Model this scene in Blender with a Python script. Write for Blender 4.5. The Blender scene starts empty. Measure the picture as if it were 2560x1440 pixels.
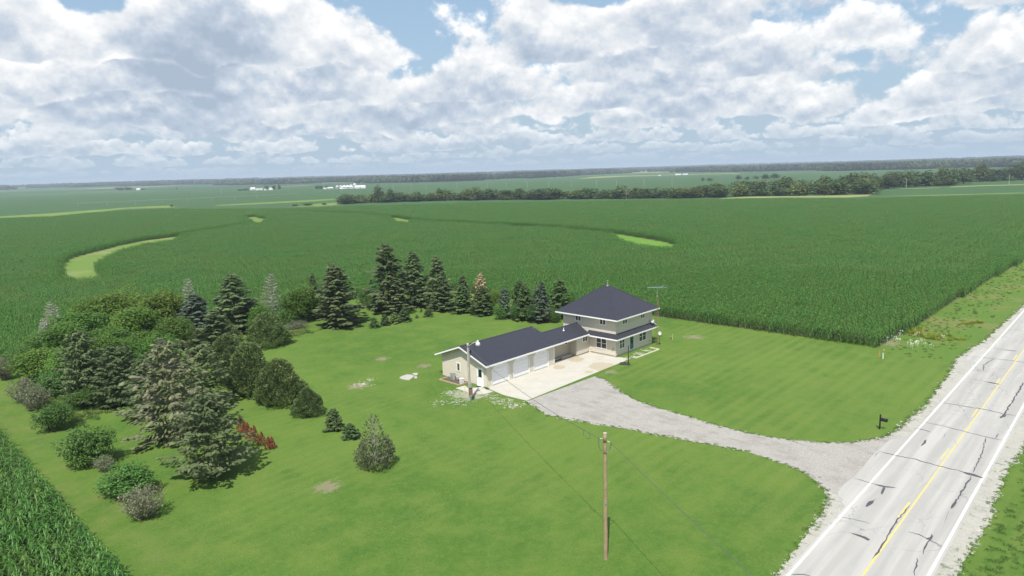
import bpy, bmesh, math, random
import numpy as np
from mathutils import Matrix, Vector
R = math.radians
random.seed(7)
C = bpy.context.scene.collection
SC = bpy.context.scene

# ------------------------------------------------------------------ camera (a drone 23 m above the lawn)
FPX, CAM_H = 1690.0, 23.0
ROLL = math.atan2(-73, 2560)
PITCH = math.atan((720 - 428.5) * math.cos(ROLL) / FPX)

def ray(px, py):
    x = px - 1280; y = py - 720
    c, s = math.cos(-ROLL), math.sin(-ROLL)
    xr = c * x - s * y; yr = s * x + c * y
    cp, sp = math.cos(PITCH), math.sin(PITCH)
    return np.array([xr, FPX * cp - yr * sp, -FPX * sp - yr * cp])

def G(px, py, z=0.0):
    """the point of the level ground (or of level z) seen at a place of the photograph"""
    r = ray(px, py); t = (z - CAM_H) / r[2]
    return np.array([r[0] * t, r[1] * t, z])

def top_height(bx, by, ty):
    b = G(bx, by); d = math.hypot(b[0], b[1]); t = ray(bx, ty)
    return CAM_H + t[2] * d / math.hypot(t[0], t[1])

def width_at(bx, by, w):
    b = G(bx, by); d = math.hypot(b[0], b[1], CAM_H)
    return w * d / FPX * 0.97

cam = bpy.data.cameras.new('camera'); camo = bpy.data.objects.new('camera', cam); C.objects.link(camo)
right = ray(1281, 720) - ray(1280, 720); up = ray(1280, 719) - ray(1280, 720); fwd = ray(1280, 720)
right, up, fwd = [Vector(v).normalized() for v in (right, up, fwd)]
m = Matrix((right, up, -fwd)).transposed().to_4x4(); m.translation = (0, 0, CAM_H)
camo.matrix_world = m
cam.sensor_width = 36; cam.lens = FPX / 2560 * 36; cam.clip_start = 0.5; cam.clip_end = 60000
SC.camera = camo

# ------------------------------------------------------------------ sun, sky, exposure
SUN_EL, SUN_DIR = R(58.3), Vector((-0.183, -0.983))           # towards the sun, on the ground
sun = bpy.data.lights.new('sun', 'SUN'); suno = bpy.data.objects.new('sun', sun); C.objects.link(suno)
sun.energy = 5.0; sun.angle = R(0.53); sun.color = (1.0, 0.96, 0.89)
sv = Vector((SUN_DIR.x * math.cos(SUN_EL), SUN_DIR.y * math.cos(SUN_EL), math.sin(SUN_EL)))
suno.rotation_euler = sv.to_track_quat('Z', 'Y').to_euler()
SC.view_settings.view_transform = 'Standard'; SC.view_settings.look = 'None'
SC.view_settings.exposure = 0.20; SC.view_settings.gamma = 1.0; SC.view_settings.use_curve_mapping = False
cy = SC.cycles
cy.max_bounces = 6; cy.diffuse_bounces = 2; cy.glossy_bounces = 2; cy.transmission_bounces = 4
cy.transparent_max_bounces = 6; cy.volume_bounces = 0; cy.caustics_reflective = False; cy.caustics_refractive = False
cy.use_denoising = True; cy.denoiser = 'OPENIMAGEDENOISE'; cy.denoising_input_passes = 'RGB_ALBEDO_NORMAL'; cy.denoising_prefilter = 'ACCURATE'

class NT:
    """small helper that writes node graphs"""
    def __init__(s, tree): s.t = tree; s.n = tree.nodes; s.l = tree.links
    def node(s, typ, **kw):
        n = s.n.new(typ)
        for k, v in kw.items(): setattr(n, k, v)
        return n
    def put(s, sock, v):
        if v is None: return
        if isinstance(v, bpy.types.NodeSocket): s.l.new(v, sock)
        else:
            try: sock.default_value = v
            except Exception: sock.default_value = (*v, 1.0)
    def math(s, op, a, b=None, c=None, clamp=False):
        n = s.node('ShaderNodeMath', operation=op, use_clamp=clamp)
        for i, v in enumerate((a, b, c)): s.put(n.inputs[i], v)
        return n.outputs[0]
    def vec(s, op, a, b=None, scale=None):
        n = s.node('ShaderNodeVectorMath', operation=op); s.put(n.inputs[0], a); s.put(n.inputs[1], b)
        if scale is not None: s.put(n.inputs['Scale'], scale)
        return n.outputs['Value'] if op in ('LENGTH', 'DOT_PRODUCT', 'DISTANCE') else n.outputs[0]
    def noise(s, v, scale, detail=4, rough=0.5, dist=0.0, col=False, dims='3D', lac=2.0):
        n = s.node('ShaderNodeTexNoise', noise_dimensions=dims)
        s.put(n.inputs['Vector'], v); n.inputs['Scale'].default_value = scale; n.inputs['Detail'].default_value = detail
        n.inputs['Roughness'].default_value = rough; n.inputs['Distortion'].default_value = dist; n.inputs['Lacunarity'].default_value = lac
        return n.outputs['Color'] if col else n.outputs['Fac']
    def step(s, v, lo, hi, a=0.0, b=1.0, smooth=True):
        n = s.node('ShaderNodeMapRange', interpolation_type='SMOOTHSTEP' if smooth else 'LINEAR')
        s.put(n.inputs['Value'], v); s.put(n.inputs['From Min'], lo); s.put(n.inputs['From Max'], hi)
        s.put(n.inputs['To Min'], a); s.put(n.inputs['To Max'], b)
        return n.outputs['Result']
    def mix(s, f, a, b, blend='MIX'):
        n = s.node('ShaderNodeMix', data_type='RGBA', blend_type=blend); s.put(n.inputs[0], f)
        for i, v in ((6, a), (7, b)):
            if isinstance(v, bpy.types.NodeSocket): s.l.new(v, n.inputs[i])
            else: n.inputs[i].default_value = (*v[:3], 1.0)
        return n.outputs[2]
    def comb(s, x, y, z):
        n = s.node('ShaderNodeCombineXYZ')
        for i, v in enumerate((x, y, z)): s.put(n.inputs[i], v)
        return n.outputs[0]
    def sep(s, v):
        n = s.node('ShaderNodeSeparateXYZ'); s.put(n.inputs[0], v); return n.outputs

#SKY-BEGIN
world = bpy.data.worlds.new('World'); SC.world = world; world.use_nodes = True
def build_sky():
    t = NT(world.node_tree); t.n.clear()
    out = t.node('ShaderNodeOutputWorld')
    sky = t.node('ShaderNodeTexSky', sky_type='NISHITA')
    sky.sun_disc = False; sky.sun_elevation = SUN_EL
    sky.sun_rotation = math.atan2(SUN_DIR.x, SUN_DIR.y); sky.air_density = 1.2; sky.dust_density = 1.5; sky.ozone_density = 1.0
    SKY_S = 0.12
    skyc = t.vec('SCALE', sky.outputs[0], scale=SKY_S)
    d = t.vec('NORMALIZE', t.node('ShaderNodeTexCoord').outputs['Generated'])
    x, y, z = t.sep(d)
    zc = t.math('MAXIMUM', z, 0.0)
    az = t.math('ARCTAN2', x, y)
    hyp = t.math('POWER', t.math('MAXIMUM', t.math('SUBTRACT', 1.0, t.math('MULTIPLY', z, z)), 0.0001), -0.5)
    cx, cy_ = t.math('MULTIPLY', x, hyp), t.math('MULTIPLY', y, hyp)                 # round the horizon
    el = t.math('ARCSINE', zc)
    w = t.noise(t.comb(cx, cy_, t.math('MULTIPLY', el, 1.6)), 6.0, 3, 0.55, col=True)
    wx, wy, wz = t.sep(t.vec('SUBTRACT', w, (0.5, 0.5, 0.5)))
    azw = t.math('ADD', az, t.math('MULTIPLY', wx, 0.16)); zw = t.math('ADD', zc, t.math('MULTIPLY', wy, 0.07))
    def banks(lst):
        tot = None
        for px, py, rx, ry, amp in lst:
            r = ray(px, py); r = r / np.linalg.norm(r); a0 = math.atan2(r[0], r[1]); e0 = r[2]
            ex = t.math('MULTIPLY', t.math('SUBTRACT', azw, a0), FPX / rx); ey = t.math('MULTIPLY', t.math('SUBTRACT', zw, e0), FPX / ry)
            r2 = t.math('ADD', t.math('MULTIPLY', ex, ex), t.math('MULTIPLY', ey, ey)); g = t.math('MULTIPLY', t.math('POWER', 2.718, t.math('MULTIPLY', r2, -1.0)), amp)
            tot = g if tot is None else t.math('ADD', tot, g)
        return tot
    # where the photograph's sky opens to blue (-), and the big shaded cloud on the left
    cover = banks([(1010, 60, 50, 100, -0.17), (1065, 150, 40, 50, -0.10), (240, 10, 60, 40, -0.16), (2160, 150, 85, 55, -0.17), (1480, 5, 90, 20, -0.12), (2340, 40, 40, 40, -0.08), (450, 150, 260, 150, 0.14), (1600, 130, 220, 100, 0.08), (2450, 160, 120, 80, 0.08)])
    shade = banks([(470, 170, 140, 120, 0.34), (640, 80, 60, 40, 0.20), (1130, 240, 130, 60, 0.10), (1640, 190, 80, 50, 0.12), (250, 130, 100, 55, -0.25), (720, 70, 110, 50, -0.25)])
    clear = t.mix(t.step(zc, 0.75, 0.12, 0.1, 0.6), skyc, (0.37, 0.57, 0.80))
    hazec = (0.45, 0.575, 0.70)
    col = t.mix(t.math('POWER', 2.718, t.math('MULTIPLY', zc, -9.0)), clear, hazec)
    # rows of heaped clouds, the farthest first: foot, depth, grain, how far the air has paled them, cover
    ROWS = [(0.008, 0.022, 30, 0.78, 0.53), (0.019, 0.032, 22, 0.56, 0.55), (0.033, 0.05, 16, 0.36, 0.56), (0.050, 0.09, 11, 0.2, 0.56), (0.066, 0.16, 8.0, 0.10, 0.58), (0.100, 0.17, 6.6, 0.05, 0.59), (0.150, 0.20, 5.4, 0.0, 0.575), (0.23, 0.24, 4.4, 0.0, 0.515), (0.38, 0.36, 3.2, 0.0, 0.47), (0.70, 0.6, 2.2, 0.0, 0.45)]
    for k, (base, dep, f, air, cov) in enumerate(ROWS):
        def dens(e):
            p = t.comb(cx, cy_, t.math('MULTIPLY', e, 1.25))
            p = t.vec('ADD', p, (7.3 * k, 3.1 * k, 1.7 * k))
            return t.noise(p, f, 8, 0.57)
        n0 = dens(el); n1 = dens(t.math('ADD', el, 0.10 / f))
        v = t.math('MULTIPLY', t.math('SUBTRACT', t.math('ADD', el, t.math('ADD', t.math('MULTIPLY', wz, 0.55 * dep), t.math('MULTIPLY', wx, 0.25 * dep))), base), 1 / dep)         # 0 at the flat foot, 1 at the top
        prof = t.math('ADD', t.step(v, -0.16, 0.10, -0.5, 0.0), t.step(v, 0.25, 1.25, 0.0, -0.42, False))
        q = t.math('ADD', t.math('ADD', n0, prof), cov - 0.5)
        if k >= 3: q = t.math('ADD', q, cover)
        m_ = t.step(q, 0.46, 0.535)
        lit = t.math('ADD', t.step(v, 0.0, 0.7, 0.40, 0.78), t.math('MULTIPLY', t.math('SUBTRACT', n0, n1), 4.0))
        if k >= 3: lit = t.math('SUBTRACT', lit, shade)
        lit = t.math('ADD', lit, t.step(q, 0.66, 0.49, -0.06, 0.14))
        rmp = t.node('ShaderNodeValToRGB'); t.put(rmp.inputs[0], t.math('MAXIMUM', t.math('MINIMUM', lit, 1.0), 0.0)); e_ = rmp.color_ramp.elements
        e_[0].position = 0.0; e_[0].color = (0.41, 0.495, 0.615, 1); e_[1].position = 1.0; e_[1].color = (1.16, 1.16, 1.16, 1)
        for pp, cc in ((0.28, (0.54, 0.62, 0.73, 1)), (0.55, (0.77, 0.81, 0.855, 1)), (0.78, (0.97, 0.975, 0.98, 1))): e2 = e_.new(pp); e2.color = cc
        col = t.mix(m_, col, t.mix(air, rmp.outputs[0], hazec) if air else rmp.outputs[0])
    col = t.mix(t.math('MULTIPLY', t.math('POWER', 2.718, t.math('MULTIPLY', zc, -40.0)), 0.85), col, hazec)
    bg = t.node('ShaderNodeBackground'); t.put(bg.inputs[0], col); bg.inputs[1].default_value = 0.9
    t.l.new(bg.outputs[0], out.inputs[0])
    world.cycles.sampling_method = 'MANUAL'; world.cycles.sample_map_resolution = 256
build_sky()
#SKY-END

# ------------------------------------------------------------------ small builders
UP = Vector((0, 0, 1))
TH = R(46.27)                                                   # direction of the road, the house and the lot
RA = np.array([math.cos(TH), math.sin(TH)]); RB = np.array([-math.sin(TH), math.cos(TH)])
def AB(a, b, z=0.0): p = RA * a + RB * b; return np.array([p[0], p[1], z])
def to_ab(p): return float(p[0] * RA[0] + p[1] * RA[1]), float(p[0] * RB[0] + p[1] * RB[1])

def obj(name, me, parent=None, loc=None, rz=None):
    o = bpy.data.objects.new(name, me); C.objects.link(o)
    if parent is not None: o.parent = parent
    if loc is not None: o.location = loc
    if rz is not None: o.rotation_euler = (0, 0, rz)
    return o
def tag(o, label, cat, group=None):
    o['label'] = label; o['category'] = cat
    if group: o['group'] = group
    return o
def thing(name, label, cat, loc=(0, 0, 0), rz=0.0, group=None):
    return tag(obj(name, None, None, loc, rz), label, cat, group)
def structure(o): o['kind'] = 'structure'; return o
def stuff(o): o['kind'] = 'stuff'; return o

def arr_mesh(name, V, F, mat, tint=None, smooth=False):
    """mesh from arrays: V (n,3), F (m,k) with equal k; tint is one number per face"""
    me = bpy.data.meshes.new(name); V = np.asarray(V, np.float32); F = np.asarray(F, np.int32)
    me.vertices.add(len(V)); me.vertices.foreach_set('co', V.ravel())
    k = F.shape[1]
    me.loops.add(F.size); me.loops.foreach_set('vertex_index', F.ravel())
    me.polygons.add(len(F)); me.polygons.foreach_set('loop_start', np.arange(0, F.size, k, dtype=np.int32))
    me.polygons.foreach_set('loop_total', np.full(len(F), k, np.int32))
    if smooth: me.polygons.foreach_set('use_smooth', np.ones(len(F), bool))
    me.update(calc_edges=True)
    if tint is not None:
        at = me.attributes.new('tint', 'FLOAT', 'FACE'); at.data.foreach_set('value', np.asarray(tint, np.float32))
    if mat: me.materials.append(mat)
    return me

class MB:
    def __init__(s): s.v = []; s.f = []; s.m = []; s.cur = 0
    def quad(s, *p):
        i = len(s.v); s.v += [tuple(q) for q in p]; s.f.append(tuple(range(i, i + len(p)))); s.m.append(s.cur)
    def box(s, x0, x1, y0, y1, z0, z1, M=None):
        P = [(x0, y0, z0), (x1, y0, z0), (x1, y1, z0), (x0, y1, z0), (x0, y0, z1), (x1, y0, z1), (x1, y1, z1), (x0, y1, z1)]
        if M is not None: P = [tuple(M @ Vector(p)) for p in P]
        i = len(s.v); s.v += P
        for f in ((0, 3, 2, 1), (4, 5, 6, 7), (0, 1, 5, 4), (1, 2, 6, 5), (2, 3, 7, 6), (3, 0, 4, 7)):
            s.f.append(tuple(i + k for k in f)); s.m.append(s.cur)
    def tube(s, p0, p1, r0, r1=None, n=8, caps=True):
        r1 = r0 if r1 is None else r1
        p0, p1 = Vector(p0), Vector(p1); d = (p1 - p0).normalized()
        a = d.orthogonal().normalized(); b = d.cross(a); i = len(s.v)
        for p, r in ((p0, r0), (p1, r1)):
            for k in range(n):
                t = 2 * math.pi * k / n; s.v.append(tuple(p + (a * math.cos(t) + b * math.sin(t)) * r))
        for k in range(n):
            s.f.append((i + k, i + (k + 1) % n, i + n + (k + 1) % n, i + n + k)); s.m.append(s.cur)
        if caps:
            s.f.append(tuple(i + n - 1 - k for k in range(n))); s.f.append(tuple(i + n + k for k in range(n))); s.m += [s.cur] * 2
    def pipe(s, pts, r, n=6):
        for a, b in zip(pts, pts[1:]): s.tube(a, b, r, r, n)
    def prism(s, poly, z0, z1):
        i = len(s.v); n = len(poly)
        s.v += [(p[0], p[1], z0) for p in poly] + [(p[0], p[1], z1) for p in poly]
        s.f.append(tuple(i + n - 1 - k for k in range(n))); s.f.append(tuple(i + n + k for k in range(n))); s.m += [s.cur] * 2
        for k in range(n):
            s.f.append((i + k, i + (k + 1) % n, i + n + (k + 1) % n, i + n + k)); s.m.append(s.cur)
    def lathe(s, prof, c=(0, 0, 0), n=16, M=None):
        i = len(s.v)
        for r, z in prof:
            for k in range(n):
                t = 2 * math.pi * k / n; p = Vector((c[0] + r * math.cos(t), c[1] + r * math.sin(t), c[2] + z))
                s.v.append(tuple(M @ p if M is not None else p))
        for j in range(len(prof) - 1):
            for k in range(n):
                s.f.append((i + j * n + k, i + j * n + (k + 1) % n, i + (j + 1) * n + (k + 1) % n, i + (j + 1) * n + k)); s.m.append(s.cur)
        s.f.append(tuple(i + n - 1 - k for k in range(n))); s.f.append(tuple(i + (len(prof) - 1) * n + k for k in range(n))); s.m += [s.cur] * 2
    def build(s, name, mats, parent=None, bevel=0, smooth=False, loc=None, rz=None):
        me = bpy.data.meshes.new(name); me.from_pydata(s.v, [], s.f); me.update()
        for q in (mats if isinstance(mats, (list, tuple)) else [mats]): me.materials.append(q)
        if len(me.materials) > 1: me.polygons.foreach_set('material_index', s.m)
        if smooth: me.polygons.foreach_set('use_smooth', [True] * len(s.f))
        o = obj(name, me, parent, loc, rz)
        if bevel:
            b = o.modifiers.new('bevel', 'BEVEL'); b.width = bevel; b.segments = 1; b.limit_method = 'ANGLE'
        return o

def sheet(name, poly, z, mat, parent=None, holes=()):
    """a level sheet with an outline that may be concave"""
    from mathutils.geometry import tessellate_polygon
    loops = [[Vector((p[0], p[1], 0)) for p in poly]] + [[Vector((p[0], p[1], 0)) for p in h] for h in holes]
    flat = [p for l in loops for p in l]
    tris = tessellate_polygon(loops)
    me = bpy.data.meshes.new(name)
    F = []
    for t in tris:
        a, b, c = (flat[i] for i in t)
        F.append(tuple(t) if (b - a).cross(c - a).z > 0 else tuple(reversed(t)))
    me.from_pydata([(p.x, p.y, z) for p in flat], [], F); me.update(); me.materials.append(mat)
    return obj(name, me, parent)

def resample(pts, step, closed=True):
    out = []; P = [np.array(p[:2], float) for p in pts]; n = len(P)
    for i in range(n if closed else n - 1):
        a, b = P[i], P[(i + 1) % n]; k = max(1, int(np.linalg.norm(b - a) / step))
        out += [a + (b - a) * j / k for j in range(k)]
    if not closed: out.append(P[-1])
    return out
def smooth_line(pts, it=2, closed=False):
    P = [np.array(p[:2], float) for p in pts]
    for _ in range(it):
        Q = [] if closed else [P[0]]
        for a, b in (zip(P, P[1:] + P[:1]) if closed else zip(P, P[1:])): Q += [a * .75 + b * .25, a * .25 + b * .75]
        if not closed: Q.append(P[-1])
        P = Q
    return P
def ragged(pts, step, amp, seed, closed=True):
    rn = random.Random(seed); return [p + np.array([rn.gauss(0, amp), rn.gauss(0, amp)]) for p in resample(pts, step, closed)]

def inside(P, poly):
    P = np.asarray(P); x, y = P[:, 0], P[:, 1]; r = np.zeros(len(P), bool); n = len(poly); j = n - 1
    for i in range(n):
        xi, yi = poly[i][:2]; xj, yj = poly[j][:2]
        c = ((yi > y) != (yj > y)) & (x < (xj - xi) * (y - yi) / ((yj - yi) or 1e-9) + xi)
        r ^= c; j = i
    return r

def scatter(name, sources, pts, yaw, scale, seed=1, tilt=None):
    """one object that repeats small plants or stones over many places (geometry nodes)"""
    pts = np.asarray(pts, np.float32); n = len(pts)
    me = bpy.data.meshes.new(name); me.vertices.add(n); me.vertices.foreach_set('co', pts.ravel())
    rn = np.random.RandomState(seed)
    for nm, typ, val in (('yaw', 'FLOAT', yaw), ('size', 'FLOAT', scale)):
        at = me.attributes.new(nm, typ, 'POINT'); at.data.foreach_set('value', np.broadcast_to(np.asarray(val, np.float32), (n,)).copy())
    at = me.attributes.new('pick', 'INT', 'POINT'); at.data.foreach_set('value', rn.randint(0, len(sources), n).astype(np.int32))
    o = obj(name, me); ng = bpy.data.node_groups.new(name + '_nodes', 'GeometryNodeTree')
    ng.interface.new_socket('Geometry', in_out='INPUT', socket_type='NodeSocketGeometry')
    ng.interface.new_socket('Geometry', in_out='OUTPUT', socket_type='NodeSocketGeometry')
    N, L = ng.nodes, ng.links
    gi = N.new('NodeGroupInput'); go = N.new('NodeGroupOutput'); iop = N.new('GeometryNodeInstanceOnPoints'); jn = N.new('GeometryNodeJoinGeometry')
    for sm in sources:
        so = bpy.data.objects.new(sm.name + '_source', sm)
        oi = N.new('GeometryNodeObjectInfo'); oi.inputs['Object'].default_value = so; oi.inputs['As Instance'].default_value = False
        g2 = N.new('GeometryNodeGeometryToInstance'); L.new(oi.outputs['Geometry'], g2.inputs[0]); L.new(g2.outputs[0], jn.inputs[0])
    def attr(nm, typ):
        a = N.new('GeometryNodeInputNamedAttribute'); a.data_type = typ; a.inputs['Name'].default_value = nm; return a.outputs[0]
    cx = N.new('ShaderNodeCombineXYZ'); L.new(attr('yaw', 'FLOAT'), cx.inputs[2]); e2r = N.new('FunctionNodeEulerToRotation'); L.new(cx.outputs[0], e2r.inputs[0])
    L.new(gi.outputs[0], iop.inputs['Points']); L.new(jn.outputs[0], iop.inputs['Instance']); iop.inputs['Pick Instance'].default_value = True
    L.new(attr('pick', 'INT'), iop.inputs['Instance Index']); L.new(e2r.outputs[0], iop.inputs['Rotation'])
    sx = N.new('ShaderNodeCombineXYZ'); sa = attr('size', 'FLOAT')
    for i in range(3): L.new(sa, sx.inputs[i])
    L.new(sx.outputs[0], iop.inputs['Scale']); L.new(iop.outputs[0], go.inputs[0])
    md = o.modifiers.new('scatter', 'NODES'); md.node_group = ng
    return stuff(o)

# ------------------------------------------------------------------ materials
def new_mat(name):
    mt = bpy.data.materials.new(name); mt.use_nodes = True; t = NT(mt.node_tree); b = t.n['Principled BSDF']
    return mt, t, b
def ab_coords(t):
    """ground position in metres, turned to the direction of the road"""
    p = t.node('ShaderNodeNewGeometry').outputs['Position']; r = t.node('ShaderNodeVectorRotate', rotation_type='Z_AXIS')
    t.put(r.inputs['Vector'], p); r.inputs['Angle'].default_value = -TH
    return r.outputs[0]
def plain(name, col, rough=0.6, var=0.12, scale=3.0, metal=0.0, bump=0.0, bscale=60, spec=None):
    mt, t, b = new_mat(name); p = t.node('ShaderNodeTexCoord').outputs['Object']
    n = t.noise(p, scale, 5, 0.6)
    c = t.mix(n, tuple(x * (1 - var) for x in col), tuple(min(1, x * (1 + var)) for x in col)); t.put(b.inputs['Base Color'], c)
    b.inputs['Roughness'].default_value = rough; b.inputs['Metallic'].default_value = metal
    if spec is not None: b.inputs['Specular IOR Level'].default_value = spec
    if bump:
        bn = t.node('ShaderNodeBump'); bn.inputs['Strength'].default_value = bump; bn.inputs['Distance'].default_value = 0.02
        t.put(bn.inputs['Height'], t.noise(p, bscale, 4, 0.6)); t.put(b.inputs['Normal'], bn.outputs[0])
    return mt
def leafy(name, dark, light, trans=0.25, rough=0.55, alt=None, obvar=0.25, stands=0.0):
    """foliage: every leaf card has its own tint, every plant its own shift"""
    mt, t, b = new_mat(name)
    ti = t.node('ShaderNodeAttribute', attribute_name='tint').outputs['Fac']; oi = t.node('ShaderNodeObjectInfo').outputs['Random']
    c = t.mix(ti, dark, light)
    if alt:
        p = t.node('ShaderNodeTexCoord').outputs['Object']; c = t.mix(t.step(t.noise(p, 0.9, 3), 0.5, 0.68), c, alt)
    hs = t.node('ShaderNodeHueSaturation'); t.put(hs.inputs['Color'], c)
    t.put(hs.inputs['Value'], t.step(oi, 0, 1, 1 - obvar, 1 + obvar, False)); t.put(hs.inputs['Hue'], t.step(t.math('FRACT', t.math('MULTIPLY', oi, 7.3)), 0, 1, 0.488, 0.512, False))
    c = hs.outputs[0]
    if stands:
        gp = t.node('ShaderNodeNewGeometry').outputs['Position']; c = t.mix(t.step(t.noise(gp, stands, 4, 0.6), 0.40, 0.62), c, tuple(x * 0.5 for x in dark)); c = t.mix(t.step(t.noise(gp, stands * 2.3, 3), 0.58, 0.66, 0, 0.6), c, tuple(x * 1.25 for x in light))
    t.put(b.inputs['Base Color'], c); b.inputs['Roughness'].default_value = rough; b.inputs['Specular IOR Level'].default_value = 0.3
    tr = t.node('ShaderNodeBsdfTranslucent'); t.put(tr.inputs[0], c)
    mx = t.node('ShaderNodeMixShader'); mx.inputs[0].default_value = trans
    t.l.new(b.outputs[0], mx.inputs[1]); t.l.new(tr.outputs[0], mx.inputs[2]); t.l.new(mx.outputs[0], t.n['Material Output'].inputs[0])
    return mt

def lawn_material():
    mt, t, b = new_mat('lawn_grass'); p = ab_coords(t); a, bb, _ = t.sep(p)
    n1 = t.noise(p, 0.045, 4, 0.55); n2 = t.noise(p, 0.35, 5, 0.6); n3 = t.noise(p, 5.0, 4, 0.7); n4 = t.noise(p, 26.0, 3, 0.7)
    c = t.mix(t.step(n1, 0.35, 0.65), (0.067, 0.147, 0.020), (0.124, 0.206, 0.032))
    c = t.mix(t.step(n2, 0.42, 0.72, 0, 0.75), c, (0.160, 0.218, 0.042))
    c = t.mix(t.step(n2, 0.46, 0.26, 0, 0.7), c, (0.042, 0.112, 0.016))
    # mowing swaths, bent a little, and a worn path of paler grass along the left edge of the lot
    w = t.math('ADD', bb, t.math('MULTIPLY', t.math('SUBTRACT', t.noise(p, 0.03, 2), 0.5), 3.0))
    sw = t.math('SINE', t.math('MULTIPLY', w, 5.2)); c = t.mix(t.math('MULTIPLY', t.step(sw, -0.4, 0.6, 0, 0.30), t.step(t.noise(p, 0.05, 2), 0.44, 0.58)), c, (0.170, 0.225, 0.050))
    reg = t.math('MULTIPLY', t.math('MULTIPLY', t.step(a, 34.0, 52.0), t.step(bb, 58.0, 44.0)), t.step(t.noise(p, 0.07, 3), 0.36, 0.55))
    sw2 = t.math('SINE', t.math('MULTIPLY', t.math('ADD', bb, t.math('MULTIPLY', t.noise(p, 0.02, 1), 4.0)), 4.4)); c = t.mix(t.math('MULTIPLY', t.step(sw2, -0.5, 0.7), t.math('MULTIPLY', reg, 0.48)), c, (0.175, 0.230, 0.048))
    dry = t.math('MULTIPLY', t.step(n3, 0.50, 0.74), t.step(t.noise(p, 0.16, 3), 0.48, 0.66))
    c = t.mix(t.math('MULTIPLY', dry, 0.65), c, (0.24, 0.20, 0.085))
    edge = t.math('MULTIPLY', t.step(a, 15.5, 12.5), t.step(t.noise(p, 0.5, 4), 0.4, 0.7)); c = t.mix(t.math('MULTIPLY', edge, 0.55), c, (0.20, 0.20, 0.07))
    # rough verge beside the road beyond the lot
    vm = t.math('MULTIPLY', t.step(a, 86.0, 91.0), t.step(bb, 26.0, 22.0)); vn = t.noise(p, 0.13, 4, 0.6)
    vc = t.mix(t.step(vn, 0.48, 0.62), (0.105, 0.19, 0.032), (0.21, 0.20, 0.075)); vc = t.mix(t.step(t.noise(p, 0.21, 3), 0.6, 0.7, 0, 0.6), vc, (0.20, 0.21, 0.03))
    c = t.mix(vm, c, vc)
    c = t.mix(t.step(t.noise(p, 1.7, 6, 0.72), 0.42, 0.70, 0, 0.55), c, (0.148, 0.220, 0.042)); c = t.mix(t.step(t.noise(p, 2.6, 6, 0.75), 0.52, 0.78, 0, 0.55), c, (0.044, 0.105, 0.018)); c = t.mix(t.step(n3, 0.3, 0.7, 0.0, 0.34), c, (0.135, 0.225, 0.042)); c = t.mix(t.step(n4, 0.40, 0.68, 0.0, 0.6), c, (0.040, 0.105, 0.018))
    # bare worn spots
    for px, py, rad in ((820, 1218, 1.3), (895, 965, 1.5), (1735, 843, 1.6), (955, 897, 1.2), (2215, 857, 2.2), (1175, 985, 2.6), (1060, 915, 1.2), (1530, 930, 0.9)):
        q = G(px, py); d = t.vec('DISTANCE', p, (*to_ab(q), 0.0)); d = t.math('ADD', t.math('DIVIDE', d, rad), t.math('MULTIPLY', t.math('SUBTRACT', t.noise(p, 1.6, 5, 0.7), 0.5), 3.2))
        c = t.mix(t.step(d, 1.0, 0.25, 0, 0.72), c, (0.27, 0.22, 0.155) if px != 1175 else (0.42, 0.40, 0.32))
    t.put(b.inputs['Base Color'], c); b.inputs['Roughness'].default_value = 0.9; b.inputs['Specular IOR Level'].default_value = 0.15
    bn = t.node('ShaderNodeBump'); bn.inputs['Strength'].default_value = 0.6; bn.inputs['Distance'].default_value = 0.08
    t.put(bn.inputs['Height'], t.math('ADD', t.noise(p, 9.0, 4, 0.7), n4)); t.put(b.inputs['Normal'], bn.outputs[0])
    return mt
def gravel_material(name, lo, hi, green=0.0):
    mt, t, b = new_mat(name); p = ab_coords(t)
    n = t.noise(p, 14.0, 5, 0.75); n2 = t.noise(p, 0.5, 5, 0.65)
    c = t.mix(t.step(n, 0.3, 0.72), lo, hi); c = t.mix(t.step(n2, 0.45, 0.75, 0, 0.4), c, tuple(x * 0.72 for x in lo))
    c = t.mix(t.step(t.noise(t.vec('MULTIPLY', p, (1.5, 0.35, 1.0)), 0.9, 5, 0.65), 0.5, 0.74, 0, 0.5), c, tuple(x * 0.62 for x in lo))
    if green: c = t.mix(t.math('MULTIPLY', t.step(t.noise(p, 1.4, 5, 0.7), 0.57, 0.66), green), c, (0.10, 0.15, 0.045))
    t.put(b.inputs['Base Color'], c); b.inputs['Roughness'].default_value = 0.95
    bn = t.node('ShaderNodeBump'); bn.inputs['Strength'].default_value = 0.8; bn.inputs['Distance'].default_value = 0.04
    t.put(bn.inputs['Height'], t.noise(p, 18, 4, 0.7)); t.put(b.inputs['Normal'], bn.outputs[0])
    return mt
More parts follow.
